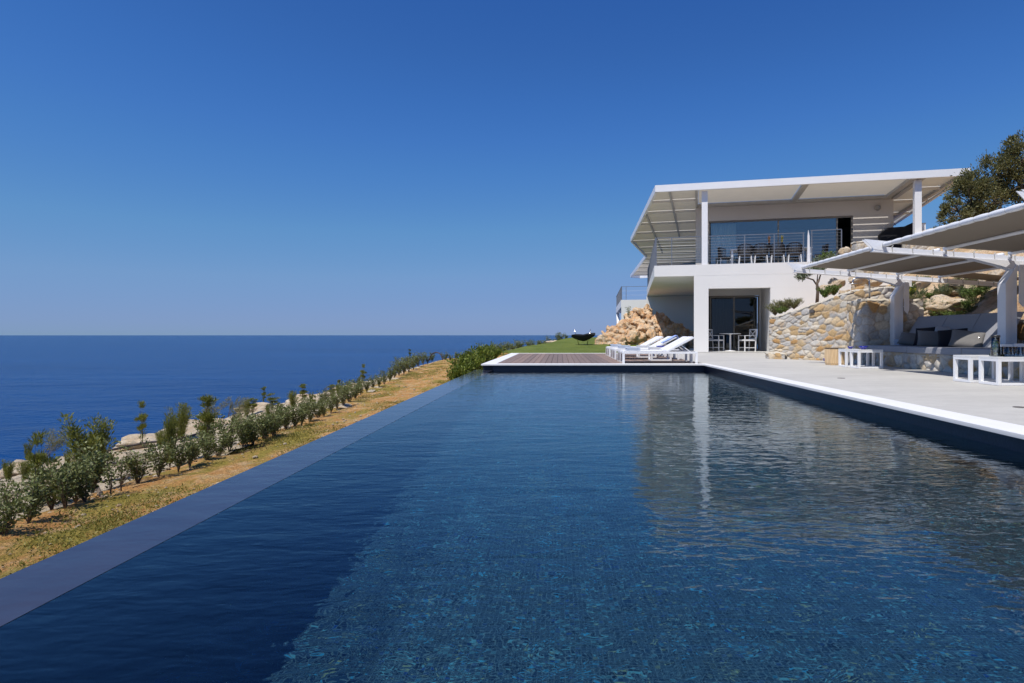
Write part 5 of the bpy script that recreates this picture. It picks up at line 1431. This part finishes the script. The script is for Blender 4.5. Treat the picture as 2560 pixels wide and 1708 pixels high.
# ---- trees
def limb(mb,pts,r0,r1): n=len(pts); mb.tube(pts,[r0+(r1-r0)*i/(n-1) for i in range(n)],8)
t=thing('young_olive_tree','young olive tree with a slim forked trunk above the stone wall','tree',(7.84,18.3,1.75))
mb=MB(); limb(mb,[(0,0,-0.1),(0.02,0,0.25),(0.0,0,0.5),(0.05,0,0.62)],0.055,0.035); limb(mb,[(0.02,0,0.42),(-0.12,0,0.62),(-0.32,0.02,0.68),(-0.48,0,0.66)],0.03,0.012); limb(mb,[(0.04,0,0.55),(0.10,0,0.75),(0.14,0,0.95)],0.03,0.012); limb(mb,[(0.0,0,0.55),(0.0,-0.05,0.8),(-0.12,0,1.05)],0.02,0.008)
mb.build('trunk',M['bark'],t,smooth=True)
rng=np.random.RandomState(5); CS=[];
for c,r,n in [(c_,r_*1.12,n_*2) for c_,r_,n_ in (((-0.50,0,0.72),0.14,210),((-0.34,0,0.86),0.19,380),((-0.12,0,0.95),0.19,330),((0.10,0,0.98),0.15,220),((-0.55,0,0.95),0.11,110),((0.22,0,1.16),0.16,170),((0.42,0,1.30),0.15,120),((0.02,0,1.22),0.14,110))]:
    d=unit(rng.normal(size=(n,3)))*rng.uniform(0.1,1,(n,1))**0.5; CS.append(np.array(c)+d*r*np.array([1,0.9,0.8]))
C_=np.concatenate(CS); V,F=leafset(rng,C_,unit(rng.normal(size=C_.shape)+np.array([0,0,0.3])),0.06,0.026); mesh_obj('crown',V.tolist(),F.tolist(),M['leaf_olive'],t)
def big_tree(loc, clumps, nper, label, seed, lsize=0.085):
    t=thing('evergreen_tree',label,'tree',loc); rng=np.random.RandomState(seed); mb=MB(); CS=[]; DS=[]
    L0=Vector(loc)
    for (px,py,Y,r) in clumps:
        c=Vector(((px-1400)*Y/1500,Y,CZ+(838-py)*Y/1500))-L0
        base=Vector((rng.uniform(-0.15,0.15),0,0.3)); mid=base.lerp(c,0.55)+Vector((rng.uniform(-0.2,0.2),0,rng.uniform(-0.15,0.1)))
        limb(mb,[base,base.lerp(mid,0.5)+Vector((0.05,0,0.05)),mid,c],0.07,0.02)
        for q in range(5):
            d=Vector(unit(rng.normal(size=(1,3)))[0]); limb(mb,[mid.lerp(c,0.6),c+d*r*0.5,c+d*r*0.95],0.02,0.005)
        nsub=int(26*max(0.4,r)); sub=unit(rng.normal(size=(nsub,3)))*rng.uniform(0.35,1.0,(nsub,1))**0.5*r
        for s_ in sub:
            k=int(nper*r/ nsub*rng.uniform(0.5,1.5)); d=rng.normal(size=(k,3))*r*0.15
            CS.append(np.array(c)+s_+d); DS.append(unit(d+s_*0.5+rng.normal(size=(k,3))*0.12+np.array([0,0,0.10])))
    limb(mb,[(0,0,-1.0),(0.03,0,0),(0,0,0.4)],0.14,0.10)
    mb.build('trunk',M['bark'],t,smooth=True)
    C_=np.concatenate(CS); V,F=leafset(rng,C_,np.concatenate(DS),lsize,lsize*0.42); mesh_obj('crown',V.tolist(),F.tolist(),M['leaf_tree'],t)
big_tree(((2462-1400)*19/1500,19.0,CZ+(838-590)*19/1500),
 [(2392,540,18.9,0.42),(2380,520,19,0.30),(2420,500,19,0.55),(2445,540,19,0.45),(2430,462,19,0.42),(2462,450,19,0.62),(2475,495,18.8,0.62),(2500,420,19,0.55),(2410,470,19.1,0.32),(2510,470,19,0.65)],3700,'wind-shaped evergreen tree rising behind the pergola canopy',8)
big_tree(((2580-1400)*18.6/1500,18.6,CZ+(838-590)*18.6/1500),
 [(2545,400,18.6,0.6),(2560,455,18.6,0.6),(2600,380,18.8,0.8),(2530,365,18.8,0.25),(2640,430,18.6,0.9)],3700,'dark evergreen tree cut by the right edge above the pergola',9)
plant('horizon_tuft',GRA[0],((2340-1400)*20/1500,20,CZ+(838-592)*20/1500),0.8,0,'thin dry twigs against the sky left of the evergreen tree','plant')

# ---- ground cover on the soil strip
rng=np.random.RandomState(77); C_=[];D_=[]
nt_=0
while nt_<3000:
    Y=rng.uniform(2.0,34)**1.0; Y = 2+32*rng.uniform(0,1)**1.6
    X=rng.uniform(lerp(HX,Y),-1.95)
    if X>-1.95: continue
    if noise.noise(Vector((X*0.9,Y*0.55,4)))<0.02+rng.uniform(-0.15,0.25): continue
    z=groundz(X,Y); k=rng.randint(12,26); s_=0.035+0.05*rng.uniform()
    C_.append(np.array([X,Y,z+0.01])+rng.normal(size=(k,3))*np.array([s_,s_,0.006])); D_.append(unit(rng.normal(size=(k,3))*np.array([0.8,0.8,0.3])+np.array([0,0,0.7]))); nt_+=1
C_=np.concatenate(C_);D_=np.concatenate(D_); V,F=leafset(rng,C_,D_,0.026,0.009)
tag(mesh_obj('weeds',V.tolist(),F.tolist(),M['leaf_weed']),'patchy yellow-green weeds on the orange soil strip','ground cover',kind='stuff')
V=[];F=[]
ico=bmesh.new(); bmesh.ops.create_icosphere(ico,subdivisions=1,radius=1); iv=[v.co.copy() for v in ico.verts]; fi=[[v.index for v in f.verts] for f in ico.faces]; ico.free()
for i in range(2600):
    Y=2+30*rng.uniform()**1.7; X=rng.uniform(lerp(HX,Y)-1.0,-1.93); z=groundz(X,Y); s_=0.008+0.02*rng.uniform()**3; b=len(V)
    V+= [tuple(Vector((X,Y,z+s_*0.2))+Vector((v.x*s_*rng.uniform(0.7,1.3),v.y*s_,v.z*s_*0.7))) for v in iv]; F+=[tuple(b+q for q in f) for f in fi]
tag(mesh_obj('pebbles',V,F,M['shelf_rock'],smooth=False),'pale pebbles scattered over the orange soil strip','ground cover',kind='stuff')
#END
